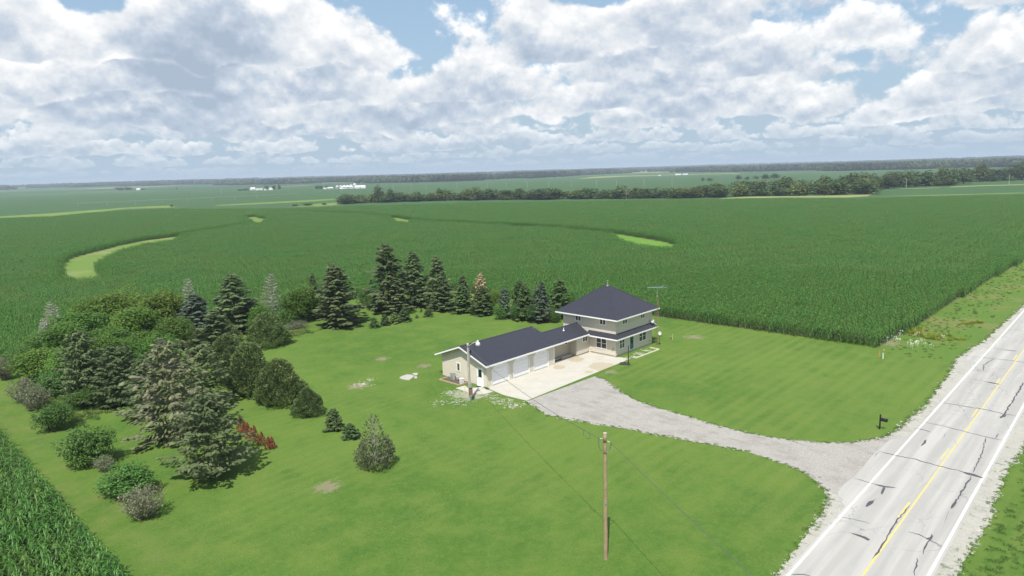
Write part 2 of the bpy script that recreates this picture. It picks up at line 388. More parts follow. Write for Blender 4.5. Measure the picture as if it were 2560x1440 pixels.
def road_material():
    mt, t, b = new_mat('worn_road'); p = ab_coords(t); a, bb, _ = t.sep(p)
    st = t.noise(t.vec('MULTIPLY', p, (0.05, 1.0, 1.0)), 1.1, 4, 0.6); n = t.noise(p, 22, 4, 0.7); n2 = t.noise(p, 0.6, 5, 0.65)
    c = t.mix(t.step(st, 0.38, 0.68), (0.36, 0.35, 0.322), (0.445, 0.435, 0.40)); c = t.mix(t.step(n, 0.35, 0.8, 0, 0.35), c, (0.30, 0.30, 0.295))
    for cb_ in WHEEL_TRACKS:
        g = t.math('ABSOLUTE', t.math('SUBTRACT', bb, t.math('ADD', cb_, t.math('MULTIPLY', t.math('SUBTRACT', st, 0.5), 0.5)))); c = t.mix(t.math('MULTIPLY', t.step(g, 0.42, 0.05), t.step(n2, 0.25, 0.7, 0.12, 0.42)), c, (0.285, 0.285, 0.28))
    c = t.mix(t.step(n2, 0.6, 0.8, 0, 0.3), c, (0.36, 0.36, 0.35))
    # fine web of unsealed cracks
    vo = t.node('ShaderNodeTexVoronoi', feature='DISTANCE_TO_EDGE'); vo.inputs['Scale'].default_value = 0.33
    t.put(vo.inputs['Vector'], t.vec('ADD', p, t.vec('SCALE', t.noise(p, 0.8, 4, 0.6, col=True), scale=1.6)))
    c = t.mix(t.math('MULTIPLY', t.step(vo.outputs[0], 0.012, 0.0), t.step(t.noise(p, 0.12, 2), 0.45, 0.6)), c, (0.22, 0.22, 0.215))
    t.put(b.inputs['Base Color'], c); b.inputs['Roughness'].default_value = 0.85
    return mt
def concrete_material():
    mt, t, b = new_mat('concrete'); p = t.node('ShaderNodeNewGeometry').outputs['Position']
    c = t.mix(t.step(t.noise(p, 0.7, 5, 0.6), 0.3, 0.75), (0.49, 0.47, 0.405), (0.44, 0.42, 0.36)); c = t.mix(t.step(t.noise(p, 9, 5, 0.7), 0.5, 0.85, 0, 0.25), c, (0.40, 0.37, 0.30))
    for px, py, rx, ry in ((1440, 899, 1.0, 0.75), (1506, 918, 1.6, 1.15), (1397, 919, 0.75, 0.5), (1472, 931, 0.5, 0.35)):      # dried puddles
        q = G(px, py); d = t.vec('SUBTRACT', p, tuple(q)); d = t.vec('MULTIPLY', d, (1 / rx, 1 / ry * 0.55, 0)); l = t.vec('LENGTH', d)
        l = t.math('ADD', l, t.math('MULTIPLY', t.math('SUBTRACT', t.noise(p, 1.3, 4, 0.6), 0.5), 0.9))
        c = t.mix(t.step(l, 1.0, 0.88, 0, 0.62), c, (0.36, 0.30, 0.175))
    t.put(b.inputs['Base Color'], c); b.inputs['Roughness'].default_value = 0.85
    return mt
def ground_material():
    """farmland to the horizon: soil under the near maize, a patchwork of crops far off"""
    mt, t, b = new_mat('farmland'); p = ab_coords(t)
    n = t.noise(p, 0.02, 5, 0.6); n2 = t.noise(p, 0.35, 4, 0.6)
    c = t.mix(n2, (0.050, 0.105, 0.040), (0.062, 0.125, 0.046))
    vo = t.node('ShaderNodeTexVoronoi', distance='CHEBYCHEV'); t.put(vo.inputs['Vector'], t.vec('MULTIPLY', p, (1.0, 1.0, 0.0))); vo.inputs['Scale'].default_value = 0.0016; vo.inputs['Randomness'].default_value = 0.8
    r, g, bl = t.sep(vo.outputs['Color'])
    far = t.mix(t.step(r, 0.1, 0.9), (0.045, 0.10, 0.040), (0.075, 0.145, 0.045)); far = t.mix(t.step(g, 0.86, 0.9), far, (0.24, 0.25, 0.11))
    dist = t.vec('LENGTH', p); c = t.mix(t.step(dist, 1500, 2200), c, far)
    c = t.mix(t.step(n, 0.4, 0.7, 0, 0.3), c, (0.045, 0.095, 0.036))
    t.put(b.inputs['Base Color'], c); b.inputs['Roughness'].default_value = 1.0; b.inputs['Specular IOR Level'].default_value = 0.1
    return mt

M = {}
WHEEL_TRACKS = (7.95, 9.40, 10.85, 12.35)
M['ground'] = ground_material(); M['lawn'] = lawn_material(); M['road'] = road_material(); M['concrete'] = concrete_material()
M['driveway'] = gravel_material('driveway_gravel', (0.240, 0.226, 0.200), (0.455, 0.436, 0.395), 0.0)
M['shoulder'] = gravel_material('shoulder_gravel', (0.33, 0.32, 0.275), (0.48, 0.465, 0.41), 0.7)
M['soil'] = plain('field_soil', (0.10, 0.085, 0.055), 1.0, 0.3, 0.5)
def worn_paint(name, col, under, amount):
    mt, t, b = new_mat(name); p = ab_coords(t); n = t.noise(t.vec('MULTIPLY', p, (0.35, 1.0, 1.0)), 4.0, 6, 0.7)
    c = t.mix(t.step(n, 0.62 - amount * .3, 0.72 - amount * .2), col, under); t.put(b.inputs['Base Color'], c); b.inputs['Roughness'].default_value = 0.7; return mt
M['line_white'] = worn_paint('white_road_paint', (0.74, 0.74, 0.72), (0.52, 0.52, 0.50), 0.25); M['line_yellow'] = worn_paint('yellow_road_paint', (0.62, 0.50, 0.15), (0.46, 0.43, 0.30), 0.5)
M['tar'] = plain('tar_seal', (0.075, 0.076, 0.080), 0.55, 0.25, 3)
M['siding'] = plain('cream_siding', (0.60, 0.555, 0.455), 0.5, 0.035, 0.6); M['white'] = plain('white_trim', (0.80, 0.80, 0.80), 0.4, 0.03, 2)
M['soffit'] = plain('soffit', (0.62, 0.60, 0.55), 0.6, 0.04, 1)
M['roof'] = plain('dark_steel_roof', (0.050, 0.051, 0.066), 0.40, 0.05, 0.6, 0.25); M['foundation'] = plain('foundation_block', (0.42, 0.38, 0.32), 0.9, 0.2, 3)
M['porch'] = plain('porch_panel', (0.50, 0.445, 0.345), 0.6, 0.05, 1); M['door_white'] = plain('white_door', (0.80, 0.80, 0.81), 0.35, 0.02, 2)
M['teal'] = plain('teal_door', (0.020, 0.13, 0.145), 0.4, 0.1, 2); M['dark_metal'] = plain('black_metal', (0.012, 0.012, 0.015), 0.4, 0.2, 4)
M['black_plastic'] = plain('black_plastic', (0.018, 0.018, 0.022), 0.5, 0.2, 4); M['galv'] = plain('galvanised_steel', (0.44, 0.45, 0.46), 0.42, 0.15, 3, 0.6)
M['rusty'] = plain('rusty_lattice', (0.22, 0.15, 0.10), 0.8, 0.35, 5); M['wood'] = plain('pole_timber', (0.30, 0.222, 0.13), 0.9, 0.35, 2.5, bump=0.4)
M['wood_grey'] = plain('weathered_timber', (0.40, 0.37, 0.32), 0.9, 0.25, 2.5, bump=0.4); M['brown_board'] = plain('brown_board', (0.16, 0.105, 0.07), 0.8, 0.2, 3)
M['cable'] = plain('aluminium_cable', (0.09, 0.10, 0.10), 0.5, 0.5, 9); M['orange'] = plain('orange_paint', (0.70, 0.22, 0.03), 0.6, 0.1, 3); M['red'] = plain('red_paint', (0.5, 0.06, 0.03), 0.6, 0.1, 3)
M['dish'] = plain('dish_white', (0.58, 0.59, 0.59), 0.4, 0.04, 2); M['aerial'] = plain('aerial_blue_grey', (0.30, 0.39, 0.44), 0.5, 0.1, 2)
M['ac'] = plain('grey_box', (0.40, 0.40, 0.39), 0.6, 0.1, 4); M['timber'] = plain('garden_timber', (0.36, 0.27, 0.18), 0.9, 0.25, 3)
M['stone'] = plain('pale_stone', (0.40, 0.385, 0.35), 0.9, 0.2, 5); M['kerb'] = plain('cream_edging', (0.64, 0.60, 0.47), 0.8, 0.1, 4)
M['barn_white'] = plain('white_barn', (0.78, 0.78, 0.78), 0.5, 0.03, 0.2); M['barn_roof'] = plain('barn_roof', (0.66, 0.66, 0.66), 0.4, 0.05, 0.2)
M['bark'] = plain('bark', (0.14, 0.105, 0.08), 0.95, 0.3, 6); M['grey_stem'] = plain('grey_stem', (0.24, 0.225, 0.17), 0.95, 0.25, 4); M['deadwood'] = plain('dead_wood', (0.36, 0.335, 0.29), 0.95, 0.25, 4)
def glass_material():
    mt, t, b = new_mat('window_glass'); b.inputs['Base Color'].default_value = (0.018, 0.022, 0.022, 1); b.inputs['Roughness'].default_value = 0.06
    b.inputs['Specular IOR Level'].default_value = 0.5; return mt
M['glass'] = glass_material()
M['grass_strip'] = None
def strip_material(name, c1, c2, dry):
    mt, t, b = new_mat(name); p = ab_coords(t); c = t.mix(t.noise(p, 0.10, 4, 0.6), c1, c2); c = t.mix(t.step(t.noise(p, 0.05, 3), 0.5, 0.7, 0, 0.6), c, dry)
    t.put(b.inputs['Base Color'], c); b.inputs['Roughness'].default_value = 1.0; b.inputs['Specular IOR Level'].default_value = 0.1; return mt
M['grass_strip'] = strip_material('waterway_grass', (0.105, 0.195, 0.036), (0.165, 0.225, 0.058), (0.24, 0.25, 0.11))
M['grass_fresh'] = strip_material('fresh_grass', (0.105, 0.225, 0.030), (0.135, 0.25, 0.042), (0.13, 0.25, 0.045))
M['pale_crop'] = strip_material('pale_crop', (0.24, 0.26, 0.10), (0.20, 0.25, 0.09), (0.30, 0.28, 0.14))

# foliage colours
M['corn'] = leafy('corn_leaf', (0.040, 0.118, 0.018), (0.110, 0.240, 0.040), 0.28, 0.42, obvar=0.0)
M['corn_far'] = leafy('corn_leaf_far', (0.056, 0.140, 0.030), (0.118, 0.240, 0.052), 0.3, 0.5, obvar=0.0)
M['spruce'] = leafy('spruce_needles', (0.074, 0.114, 0.042), (0.185, 0.235, 0.106), 0.34, obvar=0.18)
M['spruce_blue'] = leafy('blue_spruce_needles', (0.085, 0.130, 0.085), (0.200, 0.250, 0.185), 0.32)
M['spruce_green'] = leafy('green_spruce_needles', (0.058, 0.112, 0.036), (0.145, 0.215, 0.075), 0.32)
M['spruce_tan'] = leafy('dying_spruce_needles', (0.100, 0.130, 0.052), (0.235, 0.262, 0.132), 0.32, alt=(0.265, 0.256, 0.172))
M['cedar'] = leafy('cedar_foliage', (0.072, 0.118, 0.036), (0.185, 0.245, 0.086), 0.36)
M['cedar_worn'] = leafy('half_dead_cedar_foliage', (0.075, 0.105, 0.045), (0.205, 0.215, 0.120), 0.3)
M['broad'] = leafy('broad_leaf', (0.054, 0.130, 0.017), (0.142, 0.262, 0.038), 0.34, obvar=0.15)
M['broad_yellow'] = leafy('yellow_green_leaf', (0.070, 0.134, 0.016), (0.170, 0.268, 0.040), 0.34, obvar=0.15)
M['shrub'] = leafy('shrub_leaf', (0.042, 0.111, 0.021), (0.124, 0.240, 0.049), 0.3)
M['shrub_grey'] = leafy('grey_shrub_leaf', (0.11, 0.145, 0.06), (0.25, 0.285, 0.15), 0.25)
M['dead_needles'] = leafy('dead_grey_needles', (0.23, 0.215, 0.185), (0.43, 0.405, 0.355), 0.1)
M['dead_purple'] = leafy('dead_brown_grey_needles', (0.13, 0.10, 0.09), (0.27, 0.21, 0.19), 0.1)
M['dead_tan'] = leafy('dead_tan_needles', (0.32, 0.235, 0.13), (0.53, 0.41, 0.26), 0.1)
M['dead_red'] = leafy('dead_red_needles', (0.20, 0.055, 0.025), (0.38, 0.13, 0.065), 0.1)
M['creek'] = leafy('creek_leaf', (0.042, 0.080, 0.022), (0.098, 0.148, 0.044), 0.25, obvar=0.35)
M['creek_light'] = leafy('light_creek_leaf', (0.084, 0.126, 0.030), (0.180, 0.228, 0.066), 0.3, obvar=0.3)
M['wood_far'] = leafy('far_wood_leaf', (0.036, 0.066, 0.022), (0.088, 0.128, 0.042), 0.1, obvar=0.0, stands=0.0035)
M['reed'] = leafy('reed_blade', (0.10, 0.15, 0.07), (0.20, 0.25, 0.13), 0.3)
M['tuft'] = leafy('grass_blade', (0.085, 0.185, 0.040), (0.165, 0.27, 0.075), 0.35, obvar=0.2)
M['weed'] = leafy('weed_leaf', (0.13, 0.22, 0.05), (0.27, 0.32, 0.10), 0.35, obvar=0.3)
M['goldenrod'] = leafy('yellow_weed', (0.20, 0.26, 0.03), (0.36, 0.38, 0.06), 0.35)
M['flower'] = plain('white_umbel', (0.80, 0.80, 0.74), 0.8, 0.05, 5)

# ------------------------------------------------------------------ terrain to the horizon
def terrain_z(x, y):
    x = np.asarray(x, float); y = np.asarray(y, float); r = np.hypot(x, y); a = np.arctan2(x, y)
    k = np.clip((r - 1700) / 5200, 0, 1); k = k * k * (3 - 2 * k)
    h = 13 + 4.0 * np.sin(a * 5.3 + r / 1400.) + 3.0 * np.sin(a * 11.7 - r / 900.) + 2.2 * np.sin(x / 700. + 1.3) * np.cos(y / 820.)
    return k * h
def build_ground():
    rr = np.concatenate([[0], np.geomspace(12, 20000, 150)]); na = 240
    A = np.linspace(0, 2 * np.pi, na, endpoint=False)
    X = (rr[1:, None] * np.sin(A)[None]).ravel(); Y = (rr[1:, None] * np.cos(A)[None]).ravel()
    V = np.vstack([[0, 0, 0], np.stack([X, Y, terrain_z(X, Y)], 1)]); nr = len(rr) - 1
    i = np.arange(nr - 1)[:, None] * na; j = np.arange(na)[None]; j2 = (j + 1) % na
    F = np.stack([1 + i + j, 1 + i + na + j, 1 + i + na + j2, 1 + i + j2], -1).reshape(-1, 4)[:, ::-1]
    o = structure(obj('ground', arr_mesh('ground', V, F, M['ground'], smooth=True)))
    cap = MB(); cap.v = [tuple(V[0])] + [tuple(v) for v in V[1:na + 1]]
    for k in range(na): cap.f.append((0, 1 + (k + 1) % na, 1 + k)); cap.m.append(0)
    structure(cap.build('ground', M['soil']))
build_ground()

# the lot and the verges
LOT_A0, LOT_A1, LOT_B1 = 10.4, 89.5, 107.0
lawn_poly = [AB(-60, -70), AB(620, -70), AB(620, 5), AB(400, 12.0), AB(197.3, 20.2), AB(154.3, 22.1), AB(110.3, 23.2), AB(93, 23.6), AB(91.2, 36), AB(90.6, 53), AB(88.0, 66), AB(87.0, 101), AB(70.5, LOT_B1 + 2), AB(14.5, LOT_B1 + 2), AB(11.5, 130), AB(LOT_A0, 130), AB(LOT_A0, 40), AB(LOT_A0, 16), AB(-60, 16)]
structure(sheet('lawn', lawn_poly, 0.012, M['lawn']))

# ------------------------------------------------------------------ the road
rb = lambda q: to_ab(G(*q))
Z6 = lambda q: (1900 + q[0] * 660 / 1440, 780 + q[1] * 660 / 1440)
BL = np.mean([rb(Z6(q))[1] for q in ((440, 1120), (870, 645), (1150, 310))]); BR = np.mean([rb(Z6(q))[1] for q in ((1005, 1285), (1220, 890), (1415, 560))])
BY = np.mean([rb(Z6(q))[1] for q in ((720, 1220), (870, 1000), (1060, 740), (1250, 465))]) - 0.03
BLo, BRo = BL + 0.22, BR - 0.22
A0, A1 = -60, 900
def abrect(a0, a1, b0, b1): return [AB(a0, b0), AB(a1, b0), AB(a1, b1), AB(a0, b1)]
road = structure(sheet('road', abrect(A0, A1, BRo, BLo), 0.045, M['road']))
def strip_mesh(name, rects, z, mat, parent):
    b = MB()
    for a0, a1, b0, b1 in rects: b.quad(AB(a0, b0, z), AB(a1, b0, z), AB(a1, b1, z), AB(a0, b1, z))
    return b.build(name, mat, parent)
strip_mesh('edge_line', [(A0, A1, BL - 0.075, BL + 0.075)], 0.049, M['line_white'], road)
strip_mesh('edge_line', [(A0, A1, BR - 0.075, BR + 0.075)], 0.049, M['line_white'], road)
strip_mesh('centre_line', [(A0, A1, BY - 0.06, BY + 0.06)], 0.049, M['line_yellow'], road)
for k in range(-1, 22):
    a = 46.6 + k * 11.8; strip_mesh('centre_dash', [(a, a + 2.7, BY + 0.22, BY + 0.34)], 0.049, M['line_yellow'], road)
# paved aprons that widen the road at the driveway and at the field entrance
ap = [Z6(q) for q in ((465, 1062), (446, 1040), (428, 1010), (425, 985), (440, 962), (462, 938), (510, 903), (560, 850), (600, 800), (640, 758), (705, 700), (790, 680), (868, 645))]
pts = [G(*q)[:2] for q in ap]
sheet('paved_apron', list(reversed(pts)) + [AB(to_ab(pts[0])[0] - .2, BLo - 0.01)[:2], AB(to_ab(pts[-1])[0] + .2, BLo - 0.01)[:2]][:2], 0.041, M['road'], road)
ap2 = [Z6(q) for q in ((1148, 296), (1140, 272), (1118, 252), (1150, 225), (1205, 190))]
pts = [q for q in (G(*q)[:2] for q in ap2) if to_ab(q)[1] > BLo + .03]
sheet('paved_apron', list(reversed(pts)) + [AB(to_ab(pts[0])[0] - .2, BLo - 0.01)[:2], AB(to_ab(pts[-1])[0], BLo - 0.01)[:2]], 0.041, M['road'], road)
# tar sealed cracks, each a band of its own
def seal(pts, w, blob=0.0, seed=0):
    rn = random.Random(seed); P = [G(*Z6(q))[:2] for q in pts]; P = resample(P, 0.28, False); n = len(P); b = MB()
    L, Rr = [], []
    for i, p in enumerate(P):
        d = P[min(i + 1, n - 1)] - P[max(i - 1, 0)]; d /= np.linalg.norm(d) or 1; nn = np.array([-d[1], d[0]])
        p = p + nn * rn.gauss(0, w * 0.22); k = min(1, 0.3 + min(i, n - 1 - i) * 0.3)
        h = w * 0.36 * k * rn.uniform(0.55, 1.3)
        if blob and i >= n - 4: h += blob * 0.5 * (1, 1, .8, .3)[i - n + 4]
        L.append(p + nn * h); Rr.append(p - nn * h)
    for i in range(n - 1): b.quad(*[(q[0], q[1], 0.053 + .003 * (seed % 5)) for q in (Rr[i], Rr[i + 1], L[i + 1], L[i])])
    b.build('crack_seal', M['tar'], road)
SEALS = [([(648, 762), (740, 785), (850, 808), (980, 845), (1080, 868), (1160, 892), (1222, 910)], .15, .3), ([(648, 762), (625, 792)], .06, 0), ([(508, 908), (600, 935), (680, 957), (738, 962)], .09, .15),
    ([(675, 957), (672, 975), (663, 998)], .11, .12), ([(633, 1024), (605, 1040), (580, 1066)], .10, .2), ([(440, 1120), (540, 1140), (598, 1158)], .10, 0), ([(595, 1248), (540, 1222), (502, 1212)], .10, .22),
    ([(815, 1060), (750, 1140), (710, 1195), (695, 1225), (690, 1245), (650, 1300), (618, 1350)], .13, 0), ([(805, 1203), (870, 1220), (930, 1250), (1003, 1288)], .09, 0), ([(940, 1215), (925, 1250), (900, 1290), (890, 1325)], .14, 0),
    ([(905, 1240), (930, 1235), (945, 1225)], .2, .1), ([(860, 1350), (855, 1390), (838, 1440)], .14, 0), ([(1155, 900), (1120, 950), (1080, 1010), (1045, 1076)], .15, .1), ([(1028, 1090), (1005, 1155)], .03, 0),
    ([(1300, 665), (1292, 678), (1285, 692)], .1, 0), ([(1232, 688), (1215, 760), (1212, 775), (1190, 820), (1163, 878)], .11, 0), ([(890, 602), (1000, 625), (1115, 655), (1235, 685), (1330, 705)], .11, 0),
    ([(990, 495), (1120, 518), (1230, 535), (1330, 558), (1410, 573)], .15, 0), ([(1440, 385), (1400, 450), (1360, 520), (1335, 555), (1312, 582)], .17, .2), ([(1115, 365), (1220, 380), (1308, 398)], .065, .25),
    ([(1150, 318), (1220, 325), (1278, 332)], .07, 0), ([(1275, 258), (1245, 275), (1220, 292), (1218, 322)], .12, 0), ([(1278, 332), (1265, 350), (1258, 358)], .05, 0), ([(1140, 243), (1260, 255), (1380, 268), (1440, 277), (1520, 287)], .10, 0),
    ([(1205, 192), (1300, 205), (1402, 216)], .065, .15), ([(1345, 97), (1440, 105), (1520, 112)], .08, 0), ([(1415, 40), (1500, 46)], .08, 0), ([(910, 700), (895, 715), (880, 732)], .14, .1), ([(1012, 663), (1000, 690)], .06, 0),
    ([(860, 638), (900, 648), (930, 658)], .08, .06), ([(172, 1434), (240, 1436), (275, 1447)], .22, 0), ([(1060, 700), (1075, 735)], .02, 0), ([(1340, 325), (1400, 330)], .04, 0)]
for i, (p, w, bl) in enumerate(SEALS): seal(p, w, bl, i)
# low asphalt edge along the left line
b = MB()
rn = random.Random(3)
# shoulders of pale gravel
lo = [Z6(q) for q in ((60, 1475), (100, 1430), (170, 1340), (270, 1190), (330, 1110), (378, 1040), (380, 1010), (377, 985))]
sh_left_far = [Z6(q) for q in ((680, 680), (750, 640), (800, 595), (850, 560), (900, 510), (950, 450), (985, 400), (1030, 350), (1060, 290), (1075, 255), (1110, 230), (1160, 195), (1200, 178), (1260, 125), (1330, 62), (1400, 0), (1440, -36))]
w_out = [to_ab(G(*q)) for q in sh_left_far]
far_sh = [(150, BL + 1.0), (300, BL + 1.3), (A1, BL + 1.3)]
L1 = ragged([AB(a, bb)[:2] for a, bb in w_out + far_sh[:1]], 0.35, 0.10, 5, False) + [AB(a, bb)[:2] for a, bb in far_sh[1:]]
structure(sheet('road_shoulder', [AB(w_out[0][0], BLo - .05)[:2]] + [AB(A1, BLo - .05)[:2]] + list(reversed(L1)), 0.030, M['shoulder']))
near_sh = [AB(-60, BL + 1.2)[:2], AB(20, BL + 1.1)[:2]] + [G(*q)[:2] for q in lo]
L2 = near_sh[:1] + ragged(near_sh[1:], 0.35, 0.08, 6, False)
structure(sheet('road_shoulder', [AB(-60, BLo - .05)[:2], AB(to_ab(near_sh[-1])[0], BLo - .05)[:2]] + list(reversed(L2)), 0.030, M['shoulder']))
L3 = [AB(-60, BR - 1.3)[:2]] + ragged([AB(a, BR - 1.25 + 0.15 * math.sin(a * .35))[:2] for a in range(20, 160, 2)], 0.35, 0.09, 8, False) + [AB(A1, BR - 1.3)[:2]]
structure(sheet('road_shoulder', L3 + [AB(A1, BRo + .05)[:2], AB(-60, BRo + .05)[:2]], 0.030, M['shoulder']))

# ------------------------------------------------------------------ gravel driveway
lower = [(1318, 1004), (1330, 1016), (1369, 1038), (1415, 1048), (1467, 1058), (1520, 1067), (1565, 1073), (1620, 1084), (1690, 1097), (1760, 1109), (1830, 1122), (1880, 1133), (1930, 1150), (1980, 1168), (2020, 1188), (2050, 1212), (2066, 1240), (2068, 1262), (2055, 1290), (2044, 1318)]
upper = [(2300, 1028), (2244, 1074), (2212, 1093), (2175, 1100), (2129, 1106), (2083, 1108), (2037, 1106), (1969, 1099), (1900, 1089), (1830, 1074), (1760, 1054), (1700, 1036), (1647, 1021), (1597, 1005), (1560, 985), (1535, 968), (1520, 954), (1505, 946), (1487, 941)]
DL = ragged(smooth_line([G(*q)[:2] for q in lower], 1), 0.25, 0.07, 11, False); DU = ragged(smooth_line([G(*q)[:2] for q in upper], 1), 0.25, 0.05, 12, False)
roadside = [AB(to_ab(DL[-1])[0], BLo - .04)[:2], AB(to_ab(DU[0])[0], BLo - .04)[:2]]
drive_poly = DL + roadside + DU
structure(sheet('driveway', drive_poly, 0.024, M['driveway']))

# ------------------------------------------------------------------ maize
def corn_plant(rn, h, leaves, seg, wleaf):
    V, F, T = [], [], []
    def strip(pts, wid, side, tint):
        i = len(V)
        for p, w in zip(pts, wid): V.append(p - side * w); V.append(p + side * w)
        for k in range(len(pts) - 1): F.append((i + 2 * k, i + 2 * k + 1, i + 2 * k + 3, i + 2 * k + 2)); T.append(tint)
    lean = np.array([rn.gauss(0, .05), rn.gauss(0, .05), 0]); st = [np.array([0, 0, 0]) , lean * .5 + [0, 0, h * .45], lean + [0, 0, h * .92]]
    strip(st, (.018, .016, .01), np.array([1., 0, 0]), 0.5)
    az = rn.uniform(0, 6.28)
    for k in range(leaves):
        t = (k + 1) / (leaves + .4); z0 = h * (0.12 + 0.80 * t); az += math.pi + rn.gauss(0, .35)
        d = np.array([math.cos(az), math.sin(az), 0]); s = np.array([-d[1], d[0], 0]); Ln = h * (0.36 - 0.13 * abs(t - .55)) * rn.uniform(.85, 1.15); up = 0.75 + 0.5 * t
        pts = []; wid = []
        for j in range(seg + 1):
            u = j / seg; pts.append(lean * t + np.array([0, 0, z0]) + d * (Ln * (u * .8)) + np.array([0, 0, Ln * (up * u - (1.35 + .3 * (1 - t)) * u * u)])); wid.append(wleaf * (0.45 + 0.9 * u) * (1 - u) ** .7 + .004)
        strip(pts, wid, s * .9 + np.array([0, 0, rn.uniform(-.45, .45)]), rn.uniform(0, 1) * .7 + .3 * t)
    return V, F, T
def corn_rows(name, length, rows, gap, h, leaves, seg, wleaf, mat, seed):
    rn = random.Random(seed); V, F, T = [], [], []
    for r in range(rows):
        n = int(length / gap)
        for i in range(n):
            v, f, tt = corn_plant(rn, h * rn.uniform(.9, 1.08), leaves, seg, wleaf); o = len(V); ox = -length / 2 + (i + .5) * gap + rn.gauss(0, .03); oy = (r - (rows - 1) / 2) * ROW + rn.gauss(0, .03)
            V += [p + np.array([ox, oy, 0]) for p in v]; F += [tuple(o + q for q in ff) for ff in f]; T += tt
    return arr_mesh(name, V, F, mat, T, smooth=False)
ROW = 0.78
CORN_H = 2.0
piece_near = [corn_rows('corn_row', 3.0, 1, .19, CORN_H, 12, 4, .05, M['corn'], s) for s in (1, 2, 3)]
piece_mid = [corn_rows('corn_row', 3.0, 1, .24, CORN_H, 9, 3, .06, M['corn'], s) for s in (4, 5, 6)]
tile_far = [corn_rows('corn_block', 6.0, 8, .30, CORN_H, 7, 2, .085, M['corn_far'], s) for s in (7, 8, 9)]

TOP = 1.9
g2 = lambda lst, z=0.0: [G(*q, z)[:2] for q in lst]
# grassed waterways and the terrace gap inside the maize: far side on the ground, near side over the leaf tops
WATERWAYS = [
    ('mown grass waterway hook', g2([(152, 668), (165, 652), (195, 641), (240, 630), (300, 614), (360, 602), (425, 594), (470, 588)]) + g2([(432, 597), (360, 607), (300, 622), (262, 640), (244, 652), (248, 668), (262, 684), (225, 691), (170, 693), (153, 690)], TOP)),
    ('grass', g2([(608, 546), (625, 543), (640, 542), (650, 546), (672, 549)]) + g2([(655, 554), (637, 556), (632, 551)], TOP)),
    ('grass', g2([(966, 543), (1000, 546), (1030, 552)]) + g2([(1024, 554), (990, 551)], TOP)),
    ('fresh', g2([(1520, 583), (1560, 588), (1620, 598), (1660, 605), (1692, 614)]) + g2([(1676, 616), (1630, 611), (1580, 603), (1545, 593)], TOP)),
]
def gap(line, w):
    """open strip in front of a maize edge: foot of the far maize (ground), reaching w metres nearer"""
    P = [G(*q)[:2] for q in line]; return P + [p - p / np.linalg.norm(p) * w for p in reversed(P)]
GAPS = [gap([(465, 588), (520, 579), (580, 570), (640, 558)], 9), gap([(725, 531), (800, 533), (880, 536), (950, 541), (1010, 548), (1060, 556), (1130, 559), (1230, 564), (1350, 570), (1450, 577), (1530, 586), (1600, 597), (1690, 616)], 11)]
for kind, poly in WATERWAYS:
    structure(sheet('grass_waterway', ragged(poly, 2.0, .25, 4), 0.02, M['grass_fresh' if kind == 'fresh' else 'grass_strip']))
main_far = [(2700, 480), (2560, 486), (2300, 491), (2165, 495), (1960, 495), (1790, 496), (1500, 501), (1180, 506), (1000, 511), (870, 514), (850, 516), (760, 519), (620, 521), (430, 521), (360, 523), (240, 530), (130, 540), (0, 545), (-250, 560)]
MAIN = [AB(91.5, 23.2)[:2], AB(110.3, 22.7)[:2], AB(154.3, 21.6)[:2], AB(197.3, 19.7)[:2], AB(400, 14)[:2]] + g2(main_far, TOP) + [AB(-30, 420)[:2], AB(-60, 131)[:2], AB(11.2, 131)[:2], AB(15.0, 108.5)[:2], AB(70, 108.5)[:2], AB(86.5, 101)[:2], AB(87.5, 66)[:2], AB(90, 53)[:2], AB(90.5, 36)[:2]]
SOUTH = [AB(-25, 15)[:2], AB(9.9, 15)[:2], AB(9.9, 129)[:2], AB(-25, 129)[:2]]
structure(sheet('field_soil', MAIN, 0.006, M['soil'])); structure(sheet('field_soil', SOUTH, 0.006, M['soil']))
